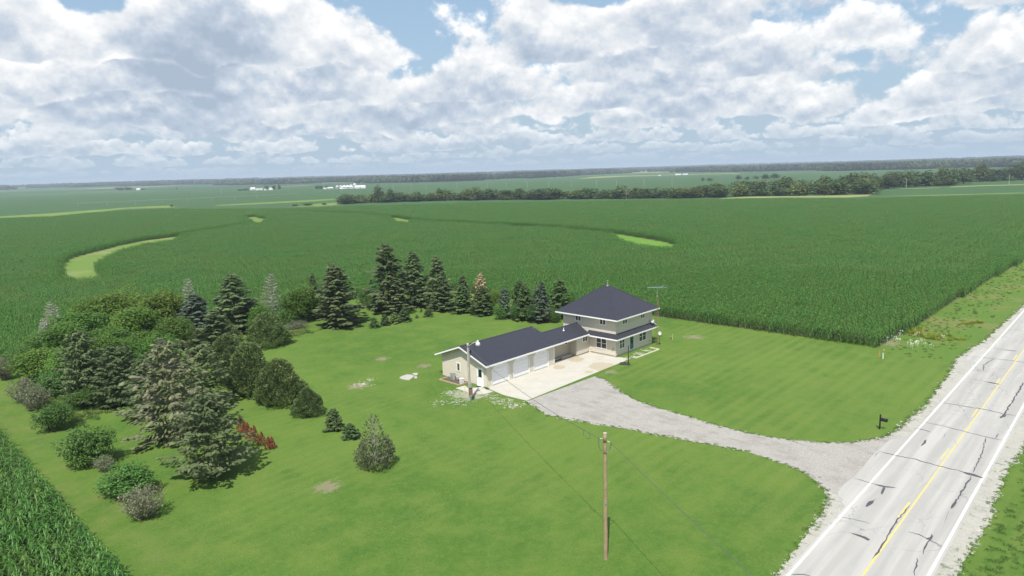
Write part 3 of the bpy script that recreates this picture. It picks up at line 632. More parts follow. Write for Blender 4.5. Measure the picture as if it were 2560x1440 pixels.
# only the maize the photograph could see from here or from a step aside
def in_view(P, zc=1.0, mx=260, my=140):
    d = P - np.array([0, 0]); fx = np.array(fwd); out = []
    v = np.stack([P[:, 0], P[:, 1], np.full(len(P), zc - CAM_H)], 1)
    X = v @ np.array(right); Yc = v @ np.array(up); Z = v @ np.array(fwd)
    ok = Z > 3; X = np.where(ok, X / np.maximum(Z, 1) * FPX, 1e9); Yc = np.where(ok, Yc / np.maximum(Z, 1) * FPX, 1e9)
    return (np.abs(X) < 1280 + mx) & (Yc > -720 - my)
def maize(name, poly, holes, along, far_d):
    ux, vx = (RA, RB) if along == 'A' else (RB, -RA)
    P = np.array(poly); ca = P @ ux; cb = P @ vx
    def ok(Q):
        r = inside(Q, poly)
        for h in holes: r &= ~inside(Q, h)
        return r
    pa = np.arange(ca.min(), ca.max(), 6.0) + 3; pb = np.arange(cb.min(), cb.max(), 8 * ROW) + 4 * ROW
    ga, gb = np.meshgrid(pa, pb, indexing='ij'); ga = ga.ravel(); gb = gb.ravel()
    cen = ga[:, None] * ux + gb[:, None] * vx; vis = in_view(cen); ga, gb, cen = ga[vis], gb[vis], cen[vis]
    full = np.ones(len(ga), bool); some = np.zeros(len(ga), bool)
    for da in (-3, 0, 3):
        for db in (-4 * ROW, -2 * ROW, 0, 2 * ROW, 4 * ROW):
            r = ok((ga + da)[:, None] * ux + (gb + db)[:, None] * vx); full &= r; some |= r
    dist = np.linalg.norm(cen, axis=1); yaw = math.atan2(ux[1], ux[0])
    far = full & (dist > far_d); rest = some & ~far
    rnp = np.random.RandomState(5)
    def put(nm, src, Q, base_yaw):
        if not len(Q): return
        n = len(Q); fl = rnp.randint(0, 2, n) * math.pi; z = np.full((n, 1), 0.0)
        o = scatter(nm, src, np.hstack([Q, z]), base_yaw + fl, rnp.uniform(.88, 1.08, n), 3)
        tag(o, *LAB[nm + along])
    ra = (ga[rest][:, None] + np.array([-1.5, 1.5])[None]); rows = (gb[rest][:, None] + (np.arange(8) - 3.5)[None] * ROW)
    Q = (ra[:, :, None, None] * ux + rows[:, None, :, None] * vx).reshape(-1, 2)
    Q = Q[ok(Q)]; dq = np.linalg.norm(Q, axis=1); near = dq < 62
    put('corn_plants', piece_near, Q[near], yaw); put('corn_rows', piece_mid, Q[~near], yaw); put('corn_field', tile_far, cen[far], yaw)
LAB = {'corn_plantsB': ('tall green corn rows in the nearest corner of the south field', 'corn'), 'corn_rowsB': ('corn rows farther back along the mown strip at the left', 'corn'), 'corn_fieldB': ('dense corn of the south field', 'corn'),
       'corn_plantsA': ('few corn plants nearest to the lot', 'corn'), 'corn_rowsA': ('green corn rows that border the lot and the grass waterways', 'corn'), 'corn_fieldA': ('wide dense corn field behind the house and trees', 'corn')}
HOLES = [w for _, w in WATERWAYS] + GAPS
maize('corn', MAIN, HOLES, 'A', 150.0)
maize('corn', SOUTH, [], 'B', 150.0)

# ------------------------------------------------------------------ farther fields, as sheets of crop on the level plain
def field(name, pts, z, mat): return structure(sheet(name, g2(pts), z, mat))
field('grass_waterway', [(-250, 556), (0, 541), (130, 533), (250, 524), (330, 518), (420, 514), (445, 518), (380, 521), (320, 522), (240, 531), (130, 541), (0, 545), (-250, 562)], .05, M['grass_strip'])
field('grass_waterway', [(535, 513), (640, 507), (760, 501), (850, 496), (905, 495), (905, 498), (840, 500), (760, 505), (640, 511), (545, 515)], .05, M['grass_strip'])
field('grass_waterway', [(735, 517), (790, 510), (850, 506), (862, 511), (800, 516)], .05, M['grass_strip'])
field('crop_strip', [(-300, 492), (0, 483), (150, 480), (288, 477), (288, 474.5), (150, 476.5), (0, 479), (-300, 486)], .25, M['pale_crop'])
field('crop_strip', [(1440, 448), (1560, 442), (1700, 437.5), (1850, 434.5), (1850, 433), (1700, 435.5), (1560, 438.5), (1480, 442.5)], .25, M['pale_crop'])
field('grass_margin', [(1788, 499), (1810, 495), (1860, 492), (2000, 490), (2120, 487.5), (2168, 484), (2180, 480), (2190, 482), (2168, 491), (2120, 494), (1960, 494), (1850, 496)], .05, M['pale_crop'])
field('farm_track', [(2165, 492), (2300, 488), (2430, 485), (2570, 481), (2570, 483), (2430, 487), (2300, 490)], .05, M['grass_strip'])
field('farm_track', [(2370, 467), (2460, 463), (2600, 460), (2600, 461.8), (2460, 465), (2380, 468.6)], .05, M['pale_crop'])
field('farm_track', [(2225, 472), (2290, 470.5), (2350, 469), (2350, 470), (2290, 471.6)], .05, M['pale_crop'])
field('crop_strip', [(555, 474), (700, 468), (840, 460), (880, 458.5), (880, 457.5), (840, 459), (700, 466.8)], .2, M['pale_crop'])

# woods too far away to tell one tree from the next
def leaf_cards(rn, cen, nrm, size, aspect=0.6, flat=0.5):
    n = len(cen); nrm = nrm + rn.normal(0, flat, (n, 3)); nrm /= np.linalg.norm(nrm, axis=1)[:, None] + 1e-9
    t = rn.normal(0, 1, (n, 3)); t -= nrm * (t * nrm).sum(1)[:, None]; t /= np.linalg.norm(t, axis=1)[:, None] + 1e-9
    b = np.cross(nrm, t); s = np.asarray(size).reshape(-1, 1) * np.ones((n, 1))
    V = np.stack([cen - t * s, cen + b * s * aspect, cen + t * s, cen - b * s * aspect], 1).reshape(-1, 3)
    return V, np.arange(4 * n).reshape(n, 4)
def far_clump(seed):
    rn = np.random.RandomState(seed); Vs, Fs, Ts, o = [], [], [], 0
    for k in range(14):
        c = np.array([rn.uniform(-24, 24), rn.uniform(-24, 24), 0]); h = rn.uniform(9, 17); r = h * rn.uniform(.34, .5)
        n = 90; d = rn.normal(0, 1, (n, 3)); d /= np.linalg.norm(d, axis=1)[:, None]
        p = c + np.array([0, 0, h * .55]) + d * np.array([r, r, h * .45]) * (rn.uniform(.8, 1.05, (n, 1)))
        V, F = leaf_cards(rn, p, d, rn.uniform(1.5, 2.6, n), .8, .35); Vs.append(V); Fs.append(F + o); o += len(V); Ts.append(np.clip(rn.uniform(0, 1) * .7 + rn.uniform(0, .3, n), 0, 1))
    return arr_mesh('woodland_clump', np.vstack(Vs), np.vstack(Fs), M['wood_far'], np.concatenate(Ts))
clumps = [far_clump(s) for s in range(5)]
def woods():
    rn = np.random.RandomState(4); P = []
    hor = lambda x: 465 - 73 / 2560 * x
    xs = [-500, 0, 300, 600, 850, 1000, 1200, 1320, 1450, 1600, 1850, 2100, 2400, 2600, 3100]
    base = [17, 13, 11.5, 15, 17, 20, 21, 19, 15, 13, 17, 22, 24, 24, 20]      # lower edge of the wood below the skyline
    def add(x, dy, jit=25):
        q = G(x, hor(x) + dy)[:2]; P.append(q + rn.normal(0, jit, 2))
    for x in np.arange(-500, 3100, 5.0):
        b = np.interp(x, xs, base)
        for dy in np.arange(b * (1 - .10 * (math.sin(x / 61.) > .3)), b * (0.78 + .12 * math.sin(x / 83.) + .09 * math.sin(x / 31.)), -0.9):
            if rn.rand() < .8: add(x + rn.uniform(-3, 3), dy)
        dense = 0.62 if x > 1450 else 0.20
        for dy in np.arange(b * .74, 3.2, -1.0):
            if rn.rand() < dense * (0.5 + 0.9 * (math.sin(x / 47. + dy * 1.9) > -0.15)): add(x + rn.uniform(-3, 3), dy + rn.uniform(-.4, .4), 60)
    # hedges and groves on the far rise
    for k in range(420):
        r = rn.uniform(5200, 12500); a = rn.uniform(-.85, .85); L = rn.randint(2, 10); d = rn.choice([TH, TH + math.pi / 2]) + rn.normal(0, .05)
        for j in range(L): P.append(np.array([r * math.sin(a), r * math.cos(a)]) + np.array([math.cos(d), math.sin(d)]) * j * 42)
    P = np.array(P); rr = np.linalg.norm(P, axis=1); P = P[(rr < 14000) & (rr > 900)]
    z = terrain_z(P[:, 0], P[:, 1]) - .3
    o = scatter('woodland', clumps, np.hstack([P, z[:, None]]), rn.uniform(0, 6.28, len(P)), rn.uniform(.75, 1.2, len(P)), 9)
    tag(o, 'dark distant woodland that runs along the whole skyline', 'woods')
woods()

# ------------------------------------------------------------------ the house with its garage (u along the garage front, v towards the back, both from the garage corner)
HTH = R(46.4); HO = G(1217.5, 970)
HU = np.array([math.cos(HTH), math.sin(HTH)]); HV = np.array([-math.sin(HTH), math.cos(HTH)])
def HL(u, v, z=0.0): return np.array([HO[0] + HU[0] * u + HV[0] * v, HO[1] + HU[1] * u + HV[1] * v, z])
house = thing('farmhouse', 'cream sided farmhouse with dark steel roofs and attached three door garage', 'house', tuple(HO), HTH)
FND = 0.22
def lap_wall(name, p0, p1, z0, ztop, mat=None, lap=0.19):
    """horizontal lapped boards from p0 to p1 (out = right hand side); ztop is a number or a function of the way along"""
    p0, p1 = np.array(p0, float), np.array(p1, float); d = p1 - p0; L = np.linalg.norm(d); d /= L; out = np.array([d[1], -d[0]]); b = MB()
    f = ztop if callable(ztop) else (lambda s: ztop)
    ts = np.linspace(0, L, 33) if callable(ztop) else np.array([0, L])
    zmax = max(f(s) for s in ts); z = z0
    def P(s, o, zz): q = p0 + d * s + out * o; return (q[0], q[1], zz)
    while z < zmax - 1e-3:
        z1 = min(z + lap, zmax)
        # the span where the board is under the roof line
        ss = [s for s in np.linspace(0, L, 161) if f(s) >= z1 - 1e-6]
        if len(ss) < 2: ss = [s for s in np.linspace(0, L, 161) if f(s) >= z + .02]
        if len(ss) < 2: break
        a, c = ss[0], ss[-1]
        b.quad(P(a, .024, z), P(c, .024, z), P(c, .002, z1), P(a, .002, z1)); b.quad(P(a, 0, z), P(c, 0, z), P(c, .024, z), P(a, .024, z)); z = z1
    # the solid body behind the boards
    poly = [P(s, 0, z0) for s in (0, L)] + [P(s, 0, f(s)) for s in reversed(ts)]; b.quad(*poly)
    return b.build(name, mat or M['siding'], house)
def fbox(b, F, s0, s1, z0, z1, d0, d1):
    """a box on a wall face F = (origin, along, out)"""
    o, a, n = F; P = lambda s, dd, z: tuple(np.append(np.array(o) + np.array(a) * s + np.array(n) * dd, z))
    c = [P(s0, d0, z0), P(s1, d0, z0), P(s1, d1, z0), P(s0, d1, z0), P(s0, d0, z1), P(s1, d0, z1), P(s1, d1, z1), P(s0, d1, z1)]
    i = len(b.v); b.v += c
    for f in ((0, 3, 2, 1), (4, 5, 6, 7), (0, 1, 5, 4), (1, 2, 6, 5), (2, 3, 7, 6), (3, 0, 4, 7)): b.f.append(tuple(i + k for k in f)); b.m.append(b.cur)
FRONT = lambda v: ((0, v), (1, 0), (0, -1)); SIDE = lambda u: ((u, 0), (0, 1), (-1, 0)); RSIDE = lambda u: ((u, 0), (0, 1), (1, 0)); BACK = lambda v: ((0, v), (1, 0), (0, 1))
def window(F, s0, s1, z0, z1, cols=2, rows=1, fw=.09, root=None):
    b = MB(); fbox(b, F, s0, s0 + fw, z0, z1, .004, .06); fbox(b, F, s1 - fw, s1, z0, z1, .004, .06); fbox(b, F, s0 + fw, s1 - fw, z1 - fw, z1, .004, .06); fbox(b, F, s0 + fw, s1 - fw, z0, z0 + fw, .004, .07)
    w = b.build('window', M['white'], root or house)
    iw = (s1 - s0 - 2 * fw - (cols - 1) * fw) / cols
    for c in range(cols):
        a = s0 + fw + c * (iw + fw)
        if c: m_ = MB(); fbox(m_, F, a - fw, a, z0 + fw, z1 - fw, .004, .055); m_.build('mullion', M['white'], w)
        ih = (z1 - z0 - 2 * fw - (rows - 1) * .05) / rows
        for r in range(rows):
            zz = z0 + fw + r * (ih + .05); p = MB(); fbox(p, F, a, a + iw, zz, zz + ih, .006, .022); p.build('pane', M['glass'], w)
            if r: q = MB(); fbox(q, F, a, a + iw, zz - .05, zz, .004, .045); q.build('meeting_rail', M['white'], w)
    return w
SL = (4.20 - 2.67) / 4.2; GU, GV = 11.27, 7.2; RIDGE_V = 3.6
gz = lambda v: 2.67 - .06 + SL * (min(v, 2 * RIDGE_V - v) + .6)
# walls of the garage, the link and the two storey house
lap_wall('wall', (0, GV), (0, 0), .12, lambda s: gz(GV - s) - .02)
lap_wall('wall', (GU, 0), (GU, GV), .12, lambda s: gz(s) - .02); lap_wall('wall', (GU + .0, GV), (0, GV), .12, gz(GV))
DOORS = [(.74, 3.52), (4.16, 6.90), (7.60, 10.33)]; DH = 2.28; CH = .52
# garage front: boards in the piers, plain band above the doors, following the cut corners
fr = MB()
edges = [0] + [e for d in DOORS for e in d] + [GU]
for k in range(0, len(edges), 2): lap_wall('wall', (edges[k], 0), (edges[k + 1], 0), .04, 2.60)
for a, c in DOORS:
    o = .0; b = MB()
    def pq(*q): b.quad(*[(u, v, z) for u, v, z in q])
    # panel over the opening with the two cut corners, slightly thick
    pq((a, -.012, DH), (c, -.012, DH), (c, -.012, 2.60), (a, -.012, 2.60))
    pq((a, -.012, DH - CH), (a + CH, -.012, DH), (a, -.012, DH)); pq((c, -.012, DH - CH), (c, -.012, DH), (c - CH, -.012, DH))
    for (u0, z0), (u1, z1) in (((a, DH - CH), (a + CH, DH)), ((a + CH, DH), (c - CH, DH)), ((c - CH, DH), (c, DH - CH))): pq((u0, -.012, z0), (u0, .10, z0), (u1, .10, z1), (u1, -.012, z1))
    for u in (a, c): pq((u, -.012, .04), (u, .10, .04), (u, .10, DH), (u, -.012, DH))
    b.build('door_surround', M['siding'], house)
    # white casing that follows the cut corners
    t = MB(); prof = [(a, .04), (a, DH - CH), (a + CH, DH), (c - CH, DH), (c, DH - CH), (c, .04)]
    w_ = .07; inn = [(a + w_, .04), (a + w_, DH - CH - .03), (a + CH + .03, DH - w_), (c - CH - .03, DH - w_), (c - w_, DH - CH - .03), (c - w_, .04)]
    for (p, q, r, s) in zip(prof, prof[1:], inn[1:], inn):
        t.quad((p[0], -.03, p[1]), (s[0], -.03, s[1]), (r[0], -.03, r[1]), (q[0], -.03, q[1])); t.quad((s[0], -.03, s[1]), (s[0], .09, s[1]), (r[0], .09, r[1]), (r[0], -.03, r[1])); t.quad((p[0], -.03, p[1]), (q[0], -.03, q[1]), (q[0], -.011, q[1]), (p[0], -.011, p[1]))
    gd = t.build('garage_door', M['white'], house)
    n = 5; ph = (DH - .05) / n
    for i in range(n):
        pb = MB(); pb.box(a + .005, c - .005, .06, .10, .05 + i * ph + .004, .05 + (i + 1) * ph - .004); pb.build('door_panel', M['door_white'], gd, bevel=.008)
        if i in (1, 2, 3):
            pass
lap_wall('wall', (GU - .06, 1.2), (15.75, 1.2), .28, 2.9, M['porch'], .30)
lap_wall('wall', (15.72, 1.2), (15.72, 0), .28, 2.9, M['siding']); lap_wall('wall', (15.70, 0), (18.35, 0), FND, 2.60)
lap_wall('wall', (18.35, 4.05), (GU, 4.05), FND, 2.62)
HX0, HX1, HY0, HY1 = 18.35, 26.6, -4.0, 4.2
for p, q in (((HX0, HY1), (HX0, HY0)), ((HX0, HY0), (HX1, HY0)), ((HX1, HY0), (HX1, HY1)), ((HX1, HY1), (HX0, HY1))): lap_wall('wall', p, q, FND, 4.86)
for u, v in ((HX0, HY0), (HX1, HY0), (HX0, HY1), (0, 0), (0, GV)):
    cb = MB(); cb.box(u - .022 if u != HX1 else u - .07, u + .07 if u != HX1 else u + .022, v - .022 if v < 1 else v - .07, v + .07 if v < 1 else v + .022, .13, 4.84 if u > 15 else 2.58); cb.build('corner_post', M['siding'], house)
fb = MB(); fb.box(HX0 + .02, HX1 - .02, HY0 + .02, HY1 - .02, -.1, FND + .01); fb.box(.02, GU - .02, .09, GV - .02, -.1, .125); fb.box(GU, HX0, 1.25, 4.03, -.1, FND + .01); fb.box(15.76, HX0 + .01, .02, 1.2, -.1, FND + .01); fb.build('foundation', M['foundation'], house)
st = MB(); st.box(13.6, 15.70, .62, 1.195, .05, .30); st.box(11.3, 13.58, .85, 1.195, .05, .24); st.build('porch_step', M['concrete'], house)
# roofs: thick slopes with standing ribs, ridge caps and white fascias
def slope(b, e0, e1, r0, r1, th=.07, ribs=.40):
    """a roof plane from the eave e0-e1 up to r0-r1"""
    e0, e1, r0, r1 = [Vector(p) for p in (e0, e1, r0, r1)]; n = (e1 - e0).cross(r0 - e0).normalized()
    if n.z < 0: n = -n
    d = -n * th
    b.quad(e0, e1, r1, r0); b.quad(e0 + d, r0 + d, r1 + d, e1 + d); b.quad(e0, e0 + d, e1 + d, e1); b.quad(e0, r0, r0 + d, e0 + d); b.quad(e1, e1 + d, r1 + d, r1)
    L = (e1 - e0).length; ax = (e1 - e0) / L; upd = (r0 - e0) - ax * (r0 - e0).dot(ax); H = upd.length; upd /= H
    s0 = (r0 - e0).dot(ax); s1 = (r1 - e0).dot(ax); k = ribs / 2
    while k < L:
        h = H
        if s0 > .05 and k < s0: h = H * k / s0
        if L - s1 > .05 and k > s1: h = min(h, H * (L - k) / (L - s1))
        if h > .15:
            p = e0 + ax * k; q = p + upd * (h - .03); w = ax * .022; t = n * .034
            b.quad(p - w + t, p + w + t, q + w + t, q - w + t); b.quad(p - w * 1.6 + n * .002, p - w + t, q - w + t, q - w * 1.6 + n * .002); b.quad(p + w * 1.6 + n * .002, q + w * 1.6 + n * .002, q + w + t, p + w + t); b.quad(p - w * 1.6 + n * .002, p + w * 1.6 + n * .002, p + w + t, p - w + t)
        k += ribs
E0, E1 = -.6, GU + .25; EV0, EV1 = -.6, 2 * RIDGE_V + .6; EZ = 2.67; RZ = EZ + SL * (RIDGE_V + .6)
b = MB(); slope(b, (E0, EV0, EZ), (E1, EV0, EZ), (E0, RIDGE_V, RZ), (E1, RIDGE_V, RZ)); slope(b, (E1, EV1, EZ), (E0, EV1, EZ), (E1, RIDGE_V, RZ), (E0, RIDGE_V, RZ))
roof = b.build('roof', M['roof'], house)
def cap(p, q, wd, name='ridge_cap'):
    k = MB(); p, q = Vector(p), Vector(q); ax = (q - p).normalized(); side = ax.cross(UP).normalized()
    for sgn in (1, -1):
        a_ = side * wd * sgn + Vector((0, 0, -wd * SL)); lst = [p + UP * .035, q + UP * .035, q + a_ + UP * .03, p + a_ + UP * .03]; k.quad(*(lst if sgn < 0 else lst[::-1]))
        lst = [p + a_ + UP * .03, q + a_ + UP * .03, q + a_ + UP * .0, p + a_ + UP * .0]; k.quad(*(lst if sgn < 0 else lst[::-1]))
    return k.build(name, M['roof'], roof)
cap((E0, RIDGE_V, RZ), (E1, RIDGE_V, RZ), .16)
BV = 2.03; BZ = EZ + SL * (BV + .6)
b = MB(); slope(b, (E1 + .004, EV0, EZ), (17.62, EV0, EZ), (E1 + .004, BV, BZ), (18.34, BV, BZ)); slope(b, (18.34, 2 * BV + .6, EZ), (E1 + .004, 2 * BV + .6, EZ), (18.34, BV, BZ), (E1 + .004, BV, BZ)); roof = b.build('roof', M['roof'], house); cap((E1 + .004, BV, BZ), (18.34, BV, BZ), .14)
vp = MB(); vp.lathe([(.14, 0), (.13, .03), (.05, .06), (.05, .36)], (14.75, 1.25, EZ + SL * 1.85), 12); vp.build('vent_pipe', M['white'], roof)
OV = .75; HE = 4.90; HR = 8.0; RU = (HX0 + HX1) / 2; RV0, RV1 = -.45, .65
b = MB(); c0, c1, c2, c3 = (HX0 - OV, HY0 - OV, HE), (HX1 + OV, HY0 - OV, HE), (HX1 + OV, HY1 + OV, HE), (HX0 - OV, HY1 + OV, HE); k0, k1 = (RU, RV0, HR), (RU, RV1, HR)
slope(b, c0, c1, k0, k0); slope(b, c1, c2, k0, k1); slope(b, c2, c3, k1, k1); slope(b, c3, c0, k1, k0); roof = b.build('roof', M['roof'], house)
for p, q in ((k0, k1), (k0, c0), (k0, c1), (k1, c2), (k1, c3)): cap(p, q, .09, 'ridge_cap' if p is k0 and q is k1 else 'hip_cap')
ch = MB(); ch.lathe([(.17, -.05), (.16, .05), (.06, .10), (.055, .62), (.10, .63), (.10, .72)], (RU + .02, .1, HR), 12); ch.build('flue_pipe', M['galv'], roof)
# skirt roof round the ground floor
SKI, SKO = 2.95, 2.50; so = OV + .02
b = MB(); slope(b, (HX0 - so, .02, SKO), (HX0 - so, HY0 - so, SKO), (HX0 - .02, .02, SKI), (HX0 - .02, HY0 - .02, SKI), .06); slope(b, (HX0 - so, HY0 - so, SKO), (HX1 + .35, HY0 - so, SKO), (HX0 - .02, HY0 - .02, SKI), (HX1 + .02, HY0 - .02, SKI), .06); sk = b.build('skirt_roof', M['roof'], house)
def board(b, p, q, z0, z1, th=.03):
    p, q = np.array(p, float), np.array(q, float); d = (q - p) / np.linalg.norm(q - p); n = np.array([d[1], -d[0]])
    zz = lambda a, c: a if not isinstance(a, tuple) else a[c]
    c = [(p, 0), (q, 0), (q, 1), (p, 1)]
    P = lambda e, k, o, z: (e[0] + n[0] * o, e[1] + n[1] * o, z)
    za0, za1 = (z0 if isinstance(z0, tuple) else (z0, z0)); zb0, zb1 = (z1 if isinstance(z1, tuple) else (z1, z1))
    V = [P(p, 0, 0, za0), P(q, 0, 0, za1), P(q, 0, th, za1), P(p, 0, th, za0), P(p, 0, 0, zb0), P(q, 0, 0, zb1), P(q, 0, th, zb1), P(p, 0, th, zb0)]
    i = len(b.v); b.v += V
    for f in ((0, 3, 2, 1), (4, 5, 6, 7), (0, 1, 5, 4), (1, 2, 6, 5), (2, 3, 7, 6), (3, 0, 4, 7)): b.f.append(tuple(i + k for k in f)); b.m.append(b.cur)
FW = .20
def fascia(*segs):
    b = MB()
    for p, q, z0, z1 in segs: board(b, p, q, z0, z1)
    return b.build('fascia', M['white'], house)
fascia(((E0, EV0), (17.60, EV0), EZ - FW, EZ - .015)); fascia(((E0, RIDGE_V), (E0, EV0), (RZ - FW, EZ - FW), (RZ - .03, EZ - .03)), ((E0, EV1), (E0, RIDGE_V), (EZ - FW, RZ - FW), (EZ - .03, RZ - .03)))
fascia(((E1, EV0 + .05), (E1, RIDGE_V), (EZ + .01 - FW, RZ - FW), (EZ - .05, RZ - .05)), ((E1, EV1), (E0, EV1), EZ - FW, EZ - .015))
fascia(((HX0 - OV, HY1 + OV), (HX0 - OV, HY0 - OV), HE - .17, HE - .012), ((HX0 - OV, HY0 - OV), (HX1 + OV, HY0 - OV), HE - .17, HE - .012), ((HX1 + OV, HY0 - OV), (HX1 + OV, HY1 + OV), HE - .17, HE - .012), ((HX1 + OV, HY1 + OV), (HX0 - OV, HY1 + OV), HE - .17, HE - .012))
fascia(((HX0 - so, .0), (HX0 - so, HY0 - so), SKO - .17, SKO - .012), ((HX0 - so, HY0 - so), (HX1 + .35, HY0 - so), SKO - .17, SKO - .012), ((HX1 + .35, HY0 - so), (HX1 + .35, HY0 - .02), (SKO - .17, SKI - .17), (SKO - .02, SKI - .02)))
b = MB(); b.box(E0 + .02, 17.58, EV0 + .02, .0, EZ - FW + .02, EZ - FW + .035); b.box(GU + .3, 15.70, -.004, 1.19, EZ - FW + .02, EZ - FW + .035); b.box(HX0 - OV + .02, HX1 + OV - .02, HY0 - OV + .02, HY1 + OV - .02, HE - .15, HE - .13); b.box(HX0 - so + .02, HX0, HY0 - so + .02, 0, SKO - .15, SKO - .135); b.box(HX0 + .002, HX1 + .33, HY0 - so + .02, HY0, SKO - .15, SKO - .135); b.build('soffit', M['soffit'], house)
# windows and doors
window(SIDE(HX0), 1.25, 2.22, 3.86, 4.66); window(SIDE(HX0), -2.60, -1.62, 3.86, 4.66); window(SIDE(HX0), -2.72, -1.05, .78, 2.28, 2, 2, .10)
window(FRONT(HY0), 19.80, 20.86, 3.86, 4.66); window(FRONT(HY0), 23.86, 24.86, 3.86, 4.66); window(FRONT(HY0), 19.12, 20.30, .86, 2.20, 2, 2); window(FRONT(HY0), 23.50, 25.22, .86, 2.24, 2, 2, .10)
window(FRONT(0), 16.88, 17.92, 1.58, 2.38); window(FRONT(1.2), 14.78, 15.34, 1.52, 2.06, 1, 1, .06)
window(SIDE(0), 4.16, 4.74, 1.05, 2.06, 1, 1, .09)
window(RSIDE(HX1), -2.4, -1.2, .9, 2.2, 2, 2); window(RSIDE(HX1), -2.2, -1.2, 3.86, 4.66); window(BACK(HY1), 20.0, 21.0, 3.86, 4.66); window(BACK(HY1), 23.6, 24.6, 3.86, 4.66); window(BACK(HY1), 20.2, 21.8, .9, 2.2, 2, 2)
def door(F, s0, s1, z0, z1, mat, half_glass):
    b = MB(); fbox(b, F, s0 - .09, s0, z0, z1 + .09, .004, .05); fbox(b, F, s1, s1 + .09, z0, z1 + .09, .004, .05); fbox(b, F, s0, s1, z1, z1 + .09, .004, .05); fbox(b, F, s0 - .09, s1 + .09, z0 - .05, z0, .004, .12)
    fr_ = b.build('door', M['white'], house); l = MB(); fbox(l, F, s0, s1, z0, z1, .004, .03); l.build('door_leaf', mat, fr_)
    g_ = MB()
    if half_glass: fbox(g_, F, s0 + .18, s1 - .14, z0 + .92, z1 - .14, .03, .036); g_.build('pane', M['glass'], fr_)
    else:
        o, a, n = F; c = (s0 + s1) / 2; pts = [(c + .19 * math.cos(t), 1.45 + .42 * math.sin(t)) for t in np.linspace(0, 2 * math.pi, 20, endpoint=False)]
        g_.quad(*[tuple(np.append(np.array(o) + np.array(a) * s + np.array(n) * .036, z)) for s, z in pts]); g_.build('oval_pane', M['glass'], fr_)
    h = MB(); fbox(h, F, s1 - .10, s1 - .04, z0 + .92, z0 + .98, .03, .09); h.build('handle', M['galv'], fr_)
    return fr_
door(FRONT(HY0), 21.45, 22.28, .36, 2.28, M['teal'], False); d2 = door(SIDE(0), .55, 1.38, .10, 2.02, M['door_white'], True)
b = MB(); b.box(HX0 - .16, HX0 - .02, -3.74, -3.56, 1.02, 1.14); b.box(HX0 - .10, HX0 - .03, -3.68, -3.62, .85, 1.02); b.build('wall_lamp', M['galv'], house)
b = MB(); b.box(26.0, 26.14, HY0 - .10, HY0 - .02, .46, .64); b.build('outlet_box', M['ac'], house)
b = MB(); b.tube((4.0, -.02, .05), (4.0, -.02, .55), .03); b.tube((3.86, -.03, .55), (4.0, -.03, .55), .035); b.build('standpipe', M['galv'], house)
b = MB(); b.box(11.26, 11.42, -.012, .09, .1, 2.5); b.build('porch_post', M['white'], house)
b = MB(); b.tube((18.0, -.25, .02), (18.0, -.25, .42), .03); b.tube((18.12, -.3, .02), (18.12, -.3, .36), .025); b.build('standpipe', M['white'], house)

# ------------------------------------------------------------------ concrete apron in front of the garage: slabs with open joints
apron = structure(obj('concrete_apron', None, None, tuple(HO), HTH))
us = [-.40, 3.62, 7.22, 11.24, 15.0, 18.30]
def slab(poly, par=apron):
    b = MB(); cx = sum(p[0] for p in poly) / len(poly); cy_ = sum(p[1] for p in poly) / len(poly)
    P = [(cx + (x - cx) * (1 - .010 / max(.3, abs(x - cx))), cy_ + (y - cy_) * (1 - .010 / max(.3, abs(y - cy_)))) for x, y in poly]
    b.prism(P, -.12, .055 + random.uniform(-.003, .003)); return b.build('slab', M['concrete'], par, bevel=.012)
for a, c in zip(us, us[1:]):
    m0 = -6.14 + (a + .4) * .0174; m1 = -6.14 + (c + .4) * .0174; a2 = a if a > 0 else -.40; a3 = a if a > 0 else -.08
    slab([(a2, m0), (c, m1), (c, -3.05), (a - .20 if a < 0 else a, -3.05)]); slab([(a - .20 if a < 0 else a, -3.05), (c, -3.05), (c, -.02), (a3, -.02)])
slab([(18.30, -5.82), (18.68, -5.80), (18.70, -4.42), (18.30, -4.05)])
slab([(11.45, 0), (15.66, 0), (15.66, .60), (11.45, .60)])
walk = structure(obj('concrete_walk', None, None, (0, 0, 0)))
wk = [G(*q)[:2] for q in ((1139, 971), (1163, 964), (1172, 972), (1205, 968), (1216, 974), (1233, 980), (1207, 986), (1176, 982))]
b = MB(); b.prism(wk[::-1] if sum((q[0] - p[0]) * (q[1] + p[1]) for p, q in zip(wk, wk[1:] + wk[:1])) > 0 else wk, -.1, .035); b.build('slab', M['concrete'], walk, bevel=.01)

# ------------------------------------------------------------------ tree makers (unit: metres; every mesh is shared by its copies)
class Leaves:
    def __init__(s): s.V = []; s.F = []; s.T = []; s.o = 0
    def add(s, V, F, T): s.V.append(V); s.F.append(F + s.o); s.T.append(T); s.o += len(V)
    def mesh(s, name, mat): return arr_mesh(name, np.vstack(s.V), np.vstack(s.F), mat, np.concatenate(s.T))
def cards(rn, P, D, N, ln, wd):
    """leaf cards at P, along D, facing N"""
    D = D / (np.linalg.norm(D, axis=1)[:, None] + 1e-9); B = np.cross(N, D); B /= np.linalg.norm(B, axis=1)[:, None] + 1e-9
    ln = np.asarray(ln).reshape(-1, 1); wd = np.asarray(wd).reshape(-1, 1)
    V = np.stack([P - D * ln * .5, P + B * wd * .5, P + D * ln * .5, P - B * wd * .5], 1).reshape(-1, 3)
    return V, np.arange(4 * len(P)).reshape(-1, 4)
